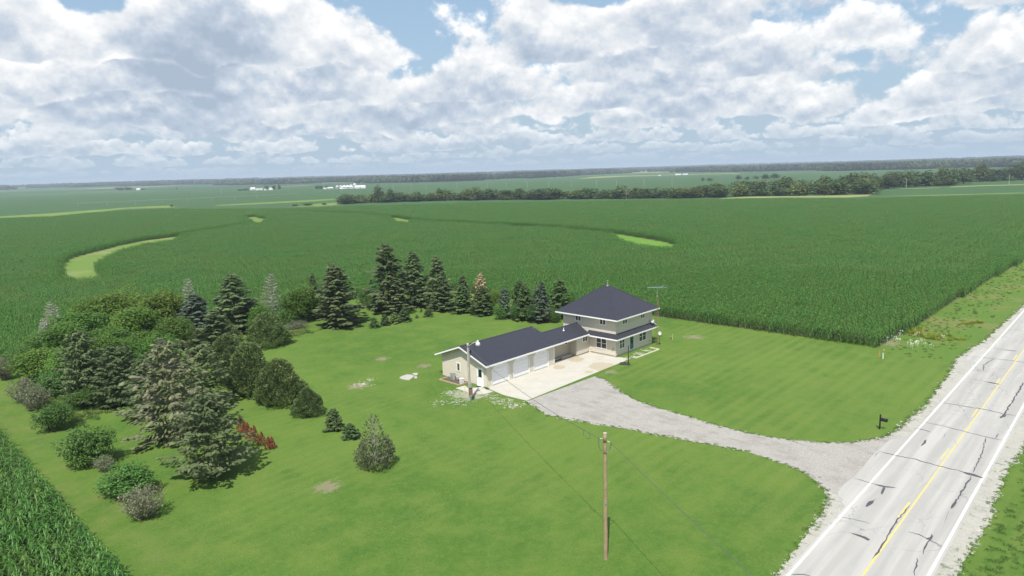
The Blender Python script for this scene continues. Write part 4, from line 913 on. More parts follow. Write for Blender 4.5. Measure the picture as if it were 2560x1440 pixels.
def twig(V, F, p, q, r, r2=None):
    """three sided branch"""
    r2 = r * .35 if r2 is None else r2; d = q - p; d = d / (np.linalg.norm(d) + 1e-9); a = np.cross(d, [0.13, 0.31, .94]); a /= np.linalg.norm(a); b = np.cross(d, a); i = len(V)
    for c, rr in ((p, r), (q, r2)):
        for k in range(3): t = 2.094 * k; V.append(c + (a * math.cos(t) + b * math.sin(t)) * rr)
    for k in range(3): F.append((i + k, i + (k + 1) % 3, i + 3 + (k + 1) % 3, i + 3 + k))
def spruce_meshes(seed, h, r, mat, full=1.0, bare=0.0, base=.05, skirt=.9, droop=.30, dead=False, card=1.0, wood='bark', bald=0.0, dens=1.0):
    """conifer with whorls of drooping branches; bald = part of the top with few needles, dead = twigs with hardly any"""
    rn = np.random.RandomState(seed); L = Leaves(); TV, TF = [], []
    bend = rn.normal(0, .012, 2)
    ax = lambda z: np.array([bend[0] * z * z / h, bend[1] * z * z / h, z])
    for k in range(6): twig(TV, TF, ax(h * k / 6), ax(h * (k + 1) / 6), max(.02, h * .018 * (1 - k / 6.3)), max(.012, h * .018 * (1 - (k + 1) / 6.3)))
    z = h * base; ph = rn.uniform(0, 6.28)
    lop = rn.uniform(-.18, .18, 8)
    while z < h * .985:
        t = z / h; env = 1.12 * r * ((1 - t) ** (skirt * .86)) * (0.55 + .45 * min(1, (t - base + .03) / .14)); nb = int(6 + 4 * (1 - t)); ph += 2.4
        for j in range(nb):
            az = ph + 6.283 * j / nb + rn.normal(0, .22); d = np.array([math.cos(az), math.sin(az), 0]); side = np.array([-d[1], d[0], 0])
            ll = env * rn.uniform(.72, 1.12) * (1 + lop[int(az / 6.283 * 8) % 8]) + .08
            if rn.rand() > full + (.3 if t > .8 else 0): ll *= .5
            p0 = ax(z + rn.normal(0, .03 * h / 8)); dr = droop * (1.1 - t) + rn.normal(0, .07)
            pos = lambda u: p0 + d * (ll * u)[..., None] + np.array([0, 0, 1.]) * (ll * (-dr * u + .22 * u * u + (.5 * t) * u))[..., None]
            tip = pos(np.array([1.0]))[0]; twig(TV, TF, p0, tip, .010 * h / 4 * (.5 + .5 * (1 - t)))
            n = int(dens * (8 + 26 * ll / max(r, .5)) * (1 if not dead else .45)); keep = 1.0 - (bald if t > .62 else bald * .25)
            n = max(2, int(n * keep)); u = rn.uniform(.12, 1.03, n) ** .75; sgn = np.where(rn.rand(n) < .5, -1., 1.); spread = (1.06 - u) * ll * .45 + .06
            P = pos(u) + side * (sgn * spread * rn.uniform(.1, 1, n))[:, None] + np.array([0, 0, 1.]) * (-spread * rn.uniform(0, .55, n) + rn.normal(0, .03, n))[:, None]
            if dead:
                for p_, u_ in zip(P, u): twig(TV, TF, pos(np.array([u_ * .92]))[0], p_ + d * .12, .008)
                if rn.rand() < .95:
                    D = d + side * (sgn * rn.uniform(.2, 1.2, n))[:, None] + np.array([0, 0, -.25]); V, F = cards(rn, P, D, np.array([0, 0, 1.]) + rn.normal(0, .6, (n, 3)), .34 * card, .06); L.add(V, F, rn.uniform(0, 1, n))
            else:
                D = d * 1.0 + side * (sgn * rn.uniform(.3, 1.3, n))[:, None] + np.array([0, 0, -.35]) + rn.normal(0, .2, (n, 3))
                sz = card * (.34 + .26 * min(1, ll)) * rn.uniform(.7, 1.25, n); V, F = cards(rn, P, D, np.array([0, 0, 1.]) + d * .5 + rn.normal(0, .45, (n, 3)), sz, sz * .5)
                tb = rn.uniform(0, .5); L.add(V, F, np.clip(tb + rn.uniform(0, .5, n), 0, 1))
        z += (.050 + .030 * (1 - t)) * h * (7.5 / max(4.0, h)) ** .45
    if bald:
        for k in range(50):
            z = h * rn.uniform(.62, .97); az = rn.uniform(0, 6.28); ll = r * (1 - z / h) * 1.0 + .1; twig(TV, TF, ax(z), ax(z) + np.array([math.cos(az) * ll, math.sin(az) * ll, .2 * ll]), .012)
    crown = L.mesh('crown', M[mat]); trunk = arr_mesh('trunk', TV, TF, M['deadwood' if dead else wood])
    return crown, trunk, h, r
def broad_meshes(seed, h, r, mat, lobes=9, n=2600, size=.24, low=.12, squat=1.0, wood='bark', gaps=.0, stems=1):
    """broad-leaved tree or shrub: stems, limbs and leaf cards over many clumps"""
    rn = np.random.RandomState(seed); L = Leaves(); TV, TF = [], []
    cz = h * (low + 1) / 2; hz = h * (1 - low) / 2
    C_ = []
    for k in range(lobes):
        for _ in range(60):
            p = rn.uniform(-1, 1, 3)
            if .12 < np.linalg.norm(p) < .80: break
        s = rn.uniform(.34, .54) * (1.15 - .3 * np.linalg.norm(p)); C_.append((np.array([p[0] * r * .86, p[1] * r * .86, cz + p[2] * hz * .80]), s * r, s * hz * 1.15))
    C_.append((np.array([0, 0, cz + hz * .35]), r * .42, hz * .55)); C_.append((np.array([0, 0, cz - hz * .25]), r * .62, hz * .6))
    W = np.array([a * a for _, a, _ in C_]); W /= W.sum()
    for (c, a, bz), w in zip(C_, W):
        m_ = max(20, int(n * w)); d = rn.normal(0, 1, (m_, 3)); d /= np.linalg.norm(d, axis=1)[:, None]; rad = rn.uniform(.55, 1.08, (m_, 1)) ** .6 + rn.normal(0, .06, (m_, 1))
        lump = 1 + .16 * np.sin(d @ rn.normal(0, 4, 3) + 1)[:, None] ; P = c + d * rad * lump * np.array([a, a, bz]); P[:, 2] = np.maximum(P[:, 2], .05 + .03 * rn.rand(m_))
        if gaps:
            kk = rn.rand(m_) > gaps; P, d = P[kk], d[kk]; m_ = len(P)
        nrm = d * .6 + np.array([0, 0, .7]) + rn.normal(0, .55, (m_, 3)); D = np.cross(nrm, rn.normal(0, 1, (m_, 3))); sz = size * rn.uniform(.65, 1.35, m_); V, F = cards(rn, P, D, nrm / np.linalg.norm(nrm, axis=1)[:, None], sz, sz * .62)
        L.add(V, F, np.clip(rn.uniform(0, .45) + rn.uniform(0, .55, m_), 0, 1))
    for s in range(stems):
        q = np.array([rn.normal(0, .12 * r) if stems > 1 else 0, rn.normal(0, .12 * r) if stems > 1 else 0, 0]); top = np.array([q[0] * 2, q[1] * 2, h * .6]); mid = (q + top) / 2 + rn.normal(0, .04 * r, 3)
        rr = h * .022 / (stems ** .5); twig(TV, TF, q, mid, rr * 1.3, rr * .9); twig(TV, TF, mid, top, rr * .9, rr * .35)
        for c, a, bz in C_:
            if rn.rand() < .8 / stems + .15: twig(TV, TF, mid + (top - mid) * rn.uniform(0, .6), c, rr * .5, rr * .12)
    return L.mesh('crown', M[mat]), arr_mesh('trunk', TV, TF, M[wood]), h, r
def cedar_meshes(seed, h, r, mat, n=2600, size=.26, bald=0.0, peak=.9):
    """dense upright cedar: sprays on a rounded cone, pointing up and out"""
    rn = np.random.RandomState(seed); L = Leaves(); TV, TF = [], []
    prof = lambda t: np.clip(np.minimum(1, (t + .06) / .22), 0, 1) ** .6 * np.clip(1 - t, 0, 1) ** peak * (1.25 if peak > .6 else 1.08)
    t = rn.beta(1.1, 1.6, n); az = rn.uniform(0, 6.283, n); lump = 1 + .13 * np.sin(az * 3 + t * 9 + seed) + .10 * np.sin(az * 7 - t * 17)
    rad = r * prof(t) * lump * (rn.uniform(.45, 1.03, n) ** .45); P = np.stack([np.cos(az) * rad, np.sin(az) * rad, h * (t * .97 + .02)], 1)
    if bald: k = ~((t > .5) & (rn.rand(n) < bald)) & (rn.rand(n) > bald * .3); P, az, t = P[k], az[k], t[k]; n = len(P)
    out = np.stack([np.cos(az), np.sin(az), np.zeros(n)], 1); D = out * .7 + np.array([0, 0, .9]) + rn.normal(0, .4, (n, 3)); N = out + rn.normal(0, .6, (n, 3)) + np.array([0, 0, .4]); sz = size * rn.uniform(.6, 1.3, n)
    V, F = cards(rn, P, D, N, sz, sz * .5); L.add(V, F, np.clip(.5 + .3 * np.sin(az * 5 + t * 11) + rn.uniform(-.4, .4, n), 0, 1))
    twig(TV, TF, np.zeros(3), np.array([0, 0, h * .97]), h * .02, .01)
    for k in range(60 if bald else 14):
        z = h * rn.uniform(.1, .95); a = rn.uniform(0, 6.28); ll = r * prof(np.array(z / h)) * 1.02; twig(TV, TF, np.array([0, 0, z * .9]), np.array([math.cos(a) * ll, math.sin(a) * ll, z + .25 * ll]), .014, .005)
    return L.mesh('crown', M[mat]), arr_mesh('trunk', TV, TF, M['deadwood' if bald else 'bark']), h, r
def twiggy_meshes(seed, h, r, mat, n=900):
    """grey shrub of many upright stems with small pale leaves"""
    rn = np.random.RandomState(seed); TV, TF = [], []; P, D = [], []
    for k in range(130):
        a = rn.uniform(0, 6.28); s = rn.uniform(0, 1) ** .6; q = np.array([math.cos(a), math.sin(a), 0]) * r * s; top = np.array([q[0], q[1], h * rn.uniform(.6, 1.02) * (1 - .25 * s * s)]); p0 = q * .22; mid = (p0 + top) / 2 + q * .12
        twig(TV, TF, p0, mid, .018, .012); twig(TV, TF, mid, top, .012, .004)
        for j in range(n // 90):
            u = rn.uniform(.2, 1); b_ = mid + (top - mid) * u if rn.rand() < .7 else p0 + (mid - p0) * u; e = b_ + rn.normal(0, .13, 3) * np.array([1, 1, .6]) + [0, 0, .07]; twig(TV, TF, b_, e, .006, .003); P.append(e); D.append(rn.normal(0, 1, 3) + [0, 0, .8])
    P, D = np.array(P), np.array(D); m_ = len(P); L = Leaves(); V, F = cards(rn, P, D, rn.normal(0, 1, (m_, 3)), rn.uniform(.10, .2, m_), rn.uniform(.05, .09, m_)); L.add(V, F, rn.uniform(0, 1, m_))
    return L.mesh('crown', M[mat]), arr_mesh('stems', TV, TF, M['grey_stem']), h, r

SP = dict(
    spruce=[spruce_meshes(21, 10, 2.5, 'spruce', .92, skirt=.85), spruce_meshes(22, 10, 2.5, 'spruce', .9, skirt=.8), spruce_meshes(23, 10, 2.6, 'spruce', .85, base=.08)],
    blue=[spruce_meshes(31, 8, 2.3, 'spruce_blue', .95, skirt=.9), spruce_meshes(32, 8, 2.3, 'spruce_blue', .9)],
    green=[spruce_meshes(41, 7, 2.1, 'spruce_green', .95, skirt=.75, base=.03), spruce_meshes(42, 7, 2.1, 'spruce_green', .92, skirt=.8, base=.03), spruce_meshes(43, 6, 2.2, 'spruce_green', .9, skirt=.7)],
    tan=[spruce_meshes(51, 8, 3.0, 'spruce_tan', .8, skirt=.62, bald=.35, wood='deadwood', card=.68, dens=1.6)],
    small=[spruce_meshes(61, 1.8, .8, 'spruce_green', .95, base=.04, card=.55), spruce_meshes(62, 1.8, .85, 'spruce_green', .95, base=.04, card=.55)],
    front=[spruce_meshes(71, 6.4, 2.9, 'spruce', .95, skirt=.55, base=.14, card=.58, dens=1.9)],
    wide=[spruce_meshes(72, 7, 2.9, 'spruce', .9, skirt=.58, base=.05, card=.66, dens=1.6), spruce_meshes(73, 7, 2.9, 'spruce', .85, skirt=.55, base=.05, card=.66, dens=1.6)],
    dead=[spruce_meshes(81, 7, 1.7, 'dead_needles', 1, dead=True), spruce_meshes(82, 6, 1.5, 'dead_needles', 1, dead=True)],
    dead_purple=[spruce_meshes(83, 5, 1.1, 'dead_purple', 1, dead=True)],
    dead_tan=[spruce_meshes(84, 5, 1.6, 'dead_tan', 1.0, skirt=.8, card=.7, wood='deadwood', bald=.15)],
    red=[cedar_meshes(91, 1.9, .42, 'dead_red', 420, .16, peak=.9), cedar_meshes(92, 1.9, .42, 'dead_red', 420, .16, peak=.8)],
    cedar=[cedar_meshes(101, 5, 2.2, 'cedar', 9000, .23, peak=.48), cedar_meshes(102, 5, 2.2, 'cedar', 9000, .23, peak=.55), cedar_meshes(103, 5, 1.9, 'cedar', 8000, .23, peak=.42)],
    pyramid=[cedar_meshes(111, 4, 1.3, 'cedar', 1500, .25, peak=.85)],
    worn=[cedar_meshes(112, 4.8, 1.55, 'cedar_worn', 4200, .22, bald=.72, peak=.62)],
    broad=[broad_meshes(121, 8, 3.4, 'broad', 14, 12000, .27, .04), broad_meshes(122, 8, 3.4, 'broad', 16, 12000, .27, .04), broad_meshes(123, 7, 3.2, 'broad', 12, 11000, .27, .03)],
    yellow=[broad_meshes(131, 8, 3.6, 'broad_yellow', 15, 10000, .26, .12), broad_meshes(132, 8, 3.4, 'broad_yellow', 14, 10000, .26, .12)],
    shrub=[broad_meshes(141, 3.4, 2.0, 'shrub', 12, 6000, .145, .0, stems=4), broad_meshes(142, 3.4, 2.0, 'shrub', 11, 6000, .145, .0, stems=4), broad_meshes(143, 3, 1.8, 'shrub', 10, 5200, .14, .0, stems=4)],
    grey=[twiggy_meshes(151, 2.2, 1.2, 'shrub_grey'), twiggy_meshes(152, 2.2, 1.2, 'shrub_grey')],
    reed=[twiggy_meshes(161, 1.6, 1.6, 'reed')],
)
seen_count = {}
def place(kind, label, bx, by, ty, w, group=None, cat=None, name=None, var=None, zoff=0):
    """a tree whose foot stands where (bx, by) meets the lawn, as tall and wide as the photograph shows it"""
    i = seen_count.get(kind, 0); seen_count[kind] = i + 1; lst = SP[kind]; crown, trunk, h0, r0 = lst[(i if var is None else var) % len(lst)]
    p = G(bx, by); wd = width_at(bx, by, w) * (1.26 if kind == 'spruce' else 1.12 if kind in ('broad', 'yellow', 'green', 'blue', 'front') else 1.04); rz = random.uniform(0, 6.28)
    # the foot lies behind the nearest leaves that hide it
    back = {'cedar': .8, 'shrub': .8, 'grey': .8, 'pyramid': .7, 'worn': .7, 'green': .6, 'blue': .5, 'small': .6, 'red': .5, 'reed': .7, 'front': .25, 'wide': .5, 'tan': .35, 'broad': .6, 'yellow': .6}.get(kind, 0.0) * wd / 2
    dp = np.array([p[0], p[1], 0]) / math.hypot(p[0], p[1]); p = p + dp * back; tr = ray(bx, ty); h = CAM_H + tr[2] * math.hypot(p[0], p[1]) / math.hypot(tr[0], tr[1])
    dft = {'spruce': 'spruce_tree', 'blue': 'spruce_tree', 'green': 'spruce_tree', 'tan': 'spruce_tree', 'front': 'spruce_tree', 'wide': 'spruce_tree', 'small': 'young_spruce', 'dead': 'dead_spruce', 'dead_purple': 'dead_spruce', 'dead_tan': 'dead_spruce', 'red': 'dead_arborvitae',
           'cedar': 'cedar_tree', 'pyramid': 'cedar_tree', 'worn': 'cedar_tree', 'broad': 'broadleaf_tree', 'yellow': 'broadleaf_tree', 'shrub': 'shrub', 'grey': 'grey_shrub', 'reed': 'reed_clump'}[kind]
    cats = {'shrub': 'shrub', 'grey_shrub': 'shrub', 'reed_clump': 'reeds', 'dead_arborvitae': 'dead shrub'}
    t = thing(name or dft, label, cat or cats.get(dft, 'tree'), (p[0], p[1], zoff), rz, group)
    sc = (wd / 2 / r0, wd / 2 / r0, h / h0)
    o1 = obj('crown', crown, t); o2 = obj('trunk' if kind != 'grey' and kind != 'reed' else 'stems', trunk, t)
    o1.scale = sc; o2.scale = sc
    return t
T = place
WB = 'trees of the windbreak round the lawn'; HR_ = 'conifers in the row behind the house'; LR = 'shrubs along the mown strip on the left'
# back row, from right to left
T('green', 'dark green spruce at the right end of the conifer row, next to the house roof', 1400, 798, 697, 62, HR_)
T('blue', 'bluish spruce, broadest of the row beside the house', 1355, 809, 702, 66, HR_)
T('green', 'green spruce second left of the broad bluish spruce by the house', 1313, 804, 709, 56, HR_)
T('green', 'slim green spruce peeping out behind the row, right of the pale blue spruce', 1299, 793, 702, 42, HR_)
T('blue', 'slim pale blue spruce in the middle of the conifer row', 1262, 798, 715, 44, HR_)
T('green', 'bushy dark conifer below and in front of the tan dead spruce', 1208, 791, 717, 62, HR_)
T('green', 'dark green spruce at the left end of the conifer row, below the brownish tree', 1158, 786, 713, 60, HR_)
T('dead_tan', 'dead spruce with tan orange needles standing behind the conifer row', 1204, 770, 684, 50, WB)
T('spruce', 'thin brownish spruce left of the tan dead spruce', 1160, 774, 685, 46, WB)
T('shrub', 'bright green bush at the foot of the broad bluish spruce', 1336, 811, 757, 48, WB)
T('shrub', 'small green bush between conifer row and house corner', 1388, 810, 765, 38, WB)
T('broad', 'low leafy tree between house roof and right end of the conifer row', 1424, 792, 725, 42, WB)
T('yellow', 'yellow green leafy tree right behind the tan dead spruce', 1238, 778, 718, 50, WB)
T('shrub', 'dark leafy bush under the slim pale blue spruce', 1255, 802, 752, 48, WB)
T('shrub', 'leafy bush between the two green spruces in front of the conifer row', 1292, 806, 757, 44, WB)
T('spruce', 'dark spruce with bare trunk, right of three tall ones', 1100, 768, 638, 72, WB)
T('spruce', 'short spruce with pale trunk in front of the right tall spruce', 1108, 777, 690, 64, WB)
T('spruce', 'middle one of the three tallest spruces, trunk seen on the grass', 1038, 766, 626, 82, WB)
T('spruce', 'tallest spruce of the whole windbreak, grey green', 976, 776, 609, 104, WB)
T('spruce', 'lower spruce with pale trunk standing before the tallest spruce', 991, 783, 692, 74, WB)
T('shrub', 'round bush with bare lower stems left of the tallest spruce', 919, 773, 712, 62, WB)
T('spruce', 'brown topped spruce peeping out behind the drooping grey spruce', 838, 792, 655, 70, WB)
T('spruce', 'broad drooping grey green spruce with open shade under it', 849, 814, 665, 112, WB)
T('spruce', 'narrow dark spruce left of the drooping grey spruce', 788, 792, 684, 44, WB)
T('broad', 'round leafy tree right of the bare grey spruce', 757, 810, 714, 96, WB)
T('dead', 'bare dead spruce, pale grey, standing alone among green crowns', 684, 803, 684, 74, WB)
T('yellow', 'leafy tree between the dark spruce and the bare dead spruce', 633, 816, 742, 74, WB)
T('spruce', 'tall dark spruce with ragged top left of the bare dead spruce', 592, 829, 681, 112, WB)
T('dead', 'dead grey spruce top behind the bluish spruce', 481, 812, 697, 54, WB)
T('blue', 'bluish drooping spruce at the right end of the leafy grove', 494, 846, 730, 96, WB)
T('cedar', 'round dark juniper bush right of the light cedar, at the lawn edge', 672, 874, 779, 106, WB, var=0)
T('pyramid', 'light green pointed cedar below the tall ragged spruce', 573, 862, 797, 60, WB)
T('reed', 'patch of tall grey green grass at the edge of the back lawn', 742, 826, 803, 66)
# leafy grove on the left
T('yellow', 'domed yellow green tree at the back of the leafy grove', 292, 832, 722, 150, WB)
T('yellow', 'yellow green tree at the top right of the leafy grove', 418, 832, 716, 116, WB)
T('yellow', 'small domed tree at the left shoulder of the leafy grove', 246, 835, 736, 84, WB)
T('broad', 'leafy tree in the left part of the grove below the domed crown', 204, 872, 772, 118, WB)
T('broad', 'broad leafy tree in the very centre of the grove', 335, 866, 766, 132, WB)
T('broad', 'leafy tree left of the bluish spruce, in the shade of the grove', 436, 882, 794, 100, WB)
T('broad', 'leafy tree in front of the broad central tree of the grove', 268, 902, 812, 116, WB)
T('broad', 'tree with bright green leaves just above the purple grey dead spruce', 352, 915, 826, 92, WB)
T('broad', 'leafy tree at the left flank of the grove under the bare grey top', 158, 908, 808, 122, WB)
T('broad', 'dark leafy tree at the lower left of the grove', 112, 958, 862, 112, WB)
T('shrub', 'leafy bush low at the left edge of the grove, over the mown strip', 140, 1000, 915, 104, WB)
T('dead', 'bare grey tree top sticking out at the left of the grove', 142, 862, 752, 62, WB, cat='tree')
T('dead', 'second bare grey top just below the first one at the left of the grove', 122, 880, 795, 46, WB)
# conifers in front of the grove
T('wide', 'grey green spruce at the left of the front conifers, beside the leafy grove', 218, 1012, 832, 124, WB)
T('wide', 'green grey spruce in the middle of the front conifers', 306, 1022, 866, 130, WB)
T('dead_purple', 'small dead spruce, purple grey, amid the grove', 414, 945, 843, 58, WB)
T('tan', 'half dead spruce with tan bare branches, largest of the front conifers', 440, 1108, 850, 196, WB)
T('wide', 'grey green spruce right of the half dead tan spruce', 512, 1028, 868, 146, WB)
T('front', 'large dense spruce standing at the front, casting a broad shadow on grass', 530, 1198, 988, 184, WB)
T('shrub', 'leafy bush under the left front conifers', 212, 1030, 968, 92, WB)
T('cedar', 'dark green cedar behind the spruces, second row from the lawn', 513, 884, 812, 82, WB, var=1)
T('cedar', 'cedar between the light pointed cedar and the large round cedars', 570, 928, 835, 84, WB, var=2)
T('cedar', 'tall round cedar, left neighbour of the biggest cedar on the lawn', 632, 998, 852, 104, WB, var=2)
T('cedar', 'biggest dark round cedar at the edge of the lawn', 703, 1022, 894, 122, WB, var=0)
T('cedar', 'smaller round cedar at the right end of the cedar row', 772, 1048, 967, 80, WB, var=1)
T('shrub', 'bright green sapling growing against the biggest cedar', 654, 1012, 962, 52, WB)
T('wide', 'grey green spruce between the middle front spruce and the half dead tan one', 372, 1046, 898, 120, WB)
T('broad', 'leafy tree half hidden behind the gap between the two left front spruces', 262, 986, 836, 112, WB)
T('broad', 'leafy tree behind the small purple grey dead spruce', 398, 950, 840, 110, WB)
T('broad', 'leafy tree in the shade between the front conifers and the grove', 300, 958, 838, 116, WB)
T('broad', 'leafy tree right above the leafy bush at the grove edge', 172, 972, 868, 104, WB)
T('cedar', 'dark cedar squeezed between the half dead spruce and the tall round cedar', 590, 968, 862, 92, WB, var=1)
T('spruce', 'dark spruce behind the round juniper bush', 546, 884, 772, 84, WB)
T('broad', 'low leafy tree in the gap left of the bare dead spruce', 655, 838, 765, 70, WB)
T('shrub', 'leafy undergrowth bush right of the bare dead spruce', 712, 816, 760, 60, WB)
T('shrub', 'bush in the gap between drooping spruce and tall spruces', 935, 778, 728, 48, WB)
# single trees on the lawn
T('small', 'taller one of the two young spruces on the side lawn', 837, 1079, 1021, 46, 'pair of young spruces')
T('small', 'smaller squat one of the two young spruces on the side lawn', 877, 1100, 1059, 42, 'pair of young spruces')
T('worn', 'pointed cedar with bare grey top alone on the front lawn', 941, 1182, 1032, 86)
for k, (x, by, ty, lb) in enumerate(((600, 1082, 1038, 'dead red shrub hidden deepest behind the front spruce'), (611, 1092, 1052, 'dead red shrub next to the one behind the front spruce'), (619, 1098, 1057, 'third dead red shrub from the front spruce'), (628, 1101, 1069, 'low dead red shrub in the middle of the row'),
        (636, 1108, 1064, 'tallest dead red shrub in the middle of the row'), (653, 1116, 1080, 'dead red shrub standing a little apart, third from the right end'), (670, 1125, 1092, 'dead red shrub second from the right end of the row'), (678, 1124, 1093, 'dead red shrub at the right end of the row'))):
    T('red', lb, x + 3, by, ty - 3, 19, 'row of dead red shrubs')
for x, by, ty, w, lb in ((936, 821, 793, 25, 'leftmost of the young spruces on the back lawn'), (963, 815, 785, 24, 'second young spruce from the left on the back lawn'), (988, 810, 780, 26, 'dark young spruce left beside the largest young one'), (1013, 806, 766, 33, 'largest of the young spruces on the back lawn'), (1072, 793, 767, 22, 'young spruce standing apart at the right on the back lawn'), (1042, 796, 787, 9, 'tiny seedling spruce right of the largest young one'), (1053, 781, 770, 6, 'tiny dark seedling spruce, farthest back on the back lawn')):
    T('small', lb, x, by, ty, w, 'young spruces on the back lawn')
T('pyramid', 'narrow dark arborvitae under the drooping grey spruce', 886, 812, 782, 14)
# left strip
T('grey', 'pale grey twiggy shrub, nearest to the camera', 362, 1312, 1212, 92, LR)
T('shrub', 'big green shrub behind the nearest grey shrub', 318, 1268, 1152, 140, LR)
T('grey', 'small grey shrub between the two big green shrubs', 264, 1186, 1136, 42, LR)
T('shrub', 'big green shrub second from the front on the left strip', 222, 1180, 1050, 134, LR)
T('shrub', 'green shrub third from the front, with brownish foot', 136, 1088, 1002, 88, LR)
T('grey', 'grey brown shrub above the third green shrub', 92, 1034, 958, 62, LR)
T('grey', 'grey green shrub at the left of the row, by the grove', 62, 1012, 940, 62, LR)
T('grey', 'grey shrub at the far left edge of the photo', 14, 955, 890, 46, LR)
T('shrub', 'dark green shrub at the left edge, by the corn', 46, 928, 862, 82, LR)

# ------------------------------------------------------------------ trees along the far creek
CK = [broad_meshes(200 + k, 10, 5.0, 'creek', 9, 900, .95, .02, gaps=.05) for k in range(4)] + [broad_meshes(210 + k, 10, 5.0, 'creek_light', 9, 900, .95, .02) for k in range(2)]
TALL = broad_meshes(220, 14, 4.6, 'creek', 12, 1200, .9, .06, gaps=.1)
DEADT = broad_meshes(221, 10, 4.5, 'dead_needles', 10, 160, .4, .1, wood='deadwood')
def far_tree(mesh, p, h, w, label, group):
    crown, trunk, h0, r0 = mesh; t = thing('creek_tree', label, 'tree', (p[0], p[1], -.15), random.uniform(0, 6.28), group); s = (w / 2 / r0, w / 2 / r0, h / h0)
    for nm, me in (('crown', crown), ('trunk', trunk)): o = obj(nm, me, t); o.scale = s
    return t
CG = 'trees of the wooded creek across the fields'
def creek(line, rows, gap_, hs, labels, seed=1):
    """rows of creek trees; the front row reaches the ground, the rows behind rise above it"""
    P = resample([G(*q)[:2] for q in line], gap_, False); rn = random.Random(seed)
    for row in range(rows):
        for p in P:
            q = p + p / np.linalg.norm(p) * (row * gap_ * 1.1 + rn.uniform(-.4, .4) * gap_) + np.array([rn.gauss(0, 2.2), rn.gauss(0, 2.2)])
            k = rn.random(); h = rn.uniform(*hs) * (.55 if row == 0 and k < .4 else 1.25 if k > .86 else 1.0); ci = rn.randrange(len(CK)); lb = labels[min(row, len(labels) - 1)]; sz = 'low' if h < hs[0] else 'tall' if h > hs[1] * 1.02 else 'middling'; far_tree(CK[ci], q, h, rn.uniform(16, 24) * (.75 if h < 5 else 1), sz + (' pale green ' if ci > 3 else ' dark green ') + lb, CG)
creek([(868, 509.5), (940, 506), (1050, 503), (1150, 501)], 3, 9.0, (5.0, 8.4), ('tree in the front of the left creek stretch', 'tree in the back of the left creek stretch'), 3)
creek([(1165, 500.5), (1300, 499), (1500, 497), (1700, 495), (1790, 493.5)], 2, 8.2, (6.2, 9.4), ('tree in the front line of the middle creek stretch', 'tree in the back line of the middle creek stretch'), 5)
creek([(1795, 493), (1900, 490), (2000, 488.5), (2160, 486)], 5, 11.5, (8.5, 11.5), ('front tree of the deep creek wood, at the pale grass margin', 'tree inside the deep creek wood, left of the corn corner'), 8)
creek([(2130, 474), (2260, 468), (2380, 463)], 3, 13, (10.5, 14.5), ('front tree of the right creek wood, at the side field', 'tree in the back of the right creek wood'), 9)
creek([(2385, 457), (2480, 453), (2600, 449)], 3, 15, (11, 15), ('front tree of the creek wood at the right edge of the photo', 'back tree of the creek wood at the right edge of the photo'), 11)
for x, by, ty, w, lb in ((946, 506, 463, 34, 'tallest dark tree at the left end of the creek trees'), (977, 506, 470, 28, 'tall dark tree right beside the tallest creek tree'), (1100, 502, 470, 30, 'dark tall tree in the left stretch of the creek trees'), (1222, 499, 470, 36, 'rounded tall tree at the start of the middle creek stretch'), (2220, 472, 436, 44, 'big dark tree in the right creek wood'), (2408, 460, 422, 44, 'big dark tree at the right corner of the creek wood')):
    far_tree(TALL, G(x, by), top_height(x, by, ty), width_at(x, by, w), lb, CG)
far_tree(DEADT, G(1566, 498), top_height(1566, 498, 468), width_at(1566, 498, 26), 'bare grey dead tree among the middle creek trees', CG)
for x, by, ty, w, lb in ((1757, 453, 443, 11, 'left tree of a lone pair in the field beyond the creek'), (1774, 453, 443, 19, 'right wider tree of a lone pair in the field beyond the creek'), (1846, 449, 436, 18, 'tree at the left end of the grove in the field beyond the creek'), (1868, 449, 440, 16, 'low tree second in the grove in the field beyond the creek'), (1890, 448, 438, 18, 'middle tree of the grove in the field beyond the creek'), (1914, 448, 434, 26, 'tall tree right of the middle in the grove beyond the creek'), (1938, 447, 432, 26, 'tallest tree at the right end of the grove beyond the creek'),
        (640, 475, 471, 18, 'bushy tree left of the gambrel farmhouse'), (615, 476, 470.5, 20, 'bushy tree at the left end of the middle farmstead'), (600, 476.5, 472, 16, 'low bush at the far left of the middle farmstead'), (668, 475.5, 461, 15, 'round tree behind the white domed shed'), (685, 474.5, 463, 11, 'tree right of the white domed shed'), (699, 474, 461, 10, 'rightmost tree of the middle farmstead'), (793, 473, 464, 13, 'leftmost tree of the grain bin farm'), (801, 473, 463, 15, 'second tree from left of the grain bin farm'), (817, 473, 464, 12, 'tree just left of the barn at the grain bin farm'),
        (300, 476, 467, 26, 'left tree of the grove by the lone far house'), (318, 476, 466, 26, 'middle tree of the grove by the lone far house'), (356, 475, 470, 16, 'tree right of the lone far house'), (429, 517, 511, 9, 'lone dark bush on the far grass strip'), (441, 472.5, 469, 5, 'tiny lone bush in the far left field'),
        (738, 514.5, 510, 18, 'left bush of three in the grass near the creek end'), (770, 514, 506, 28, 'middle bush of three in the grass near the creek end'), (811, 512, 507, 16, 'right bush of three in the grass near the creek end')):
    far_tree(CK[int(x) % 4], G(x, by), max(1.5, top_height(x, by, ty)), width_at(x, by, w), lb, 'trees and bushes scattered in the far fields')

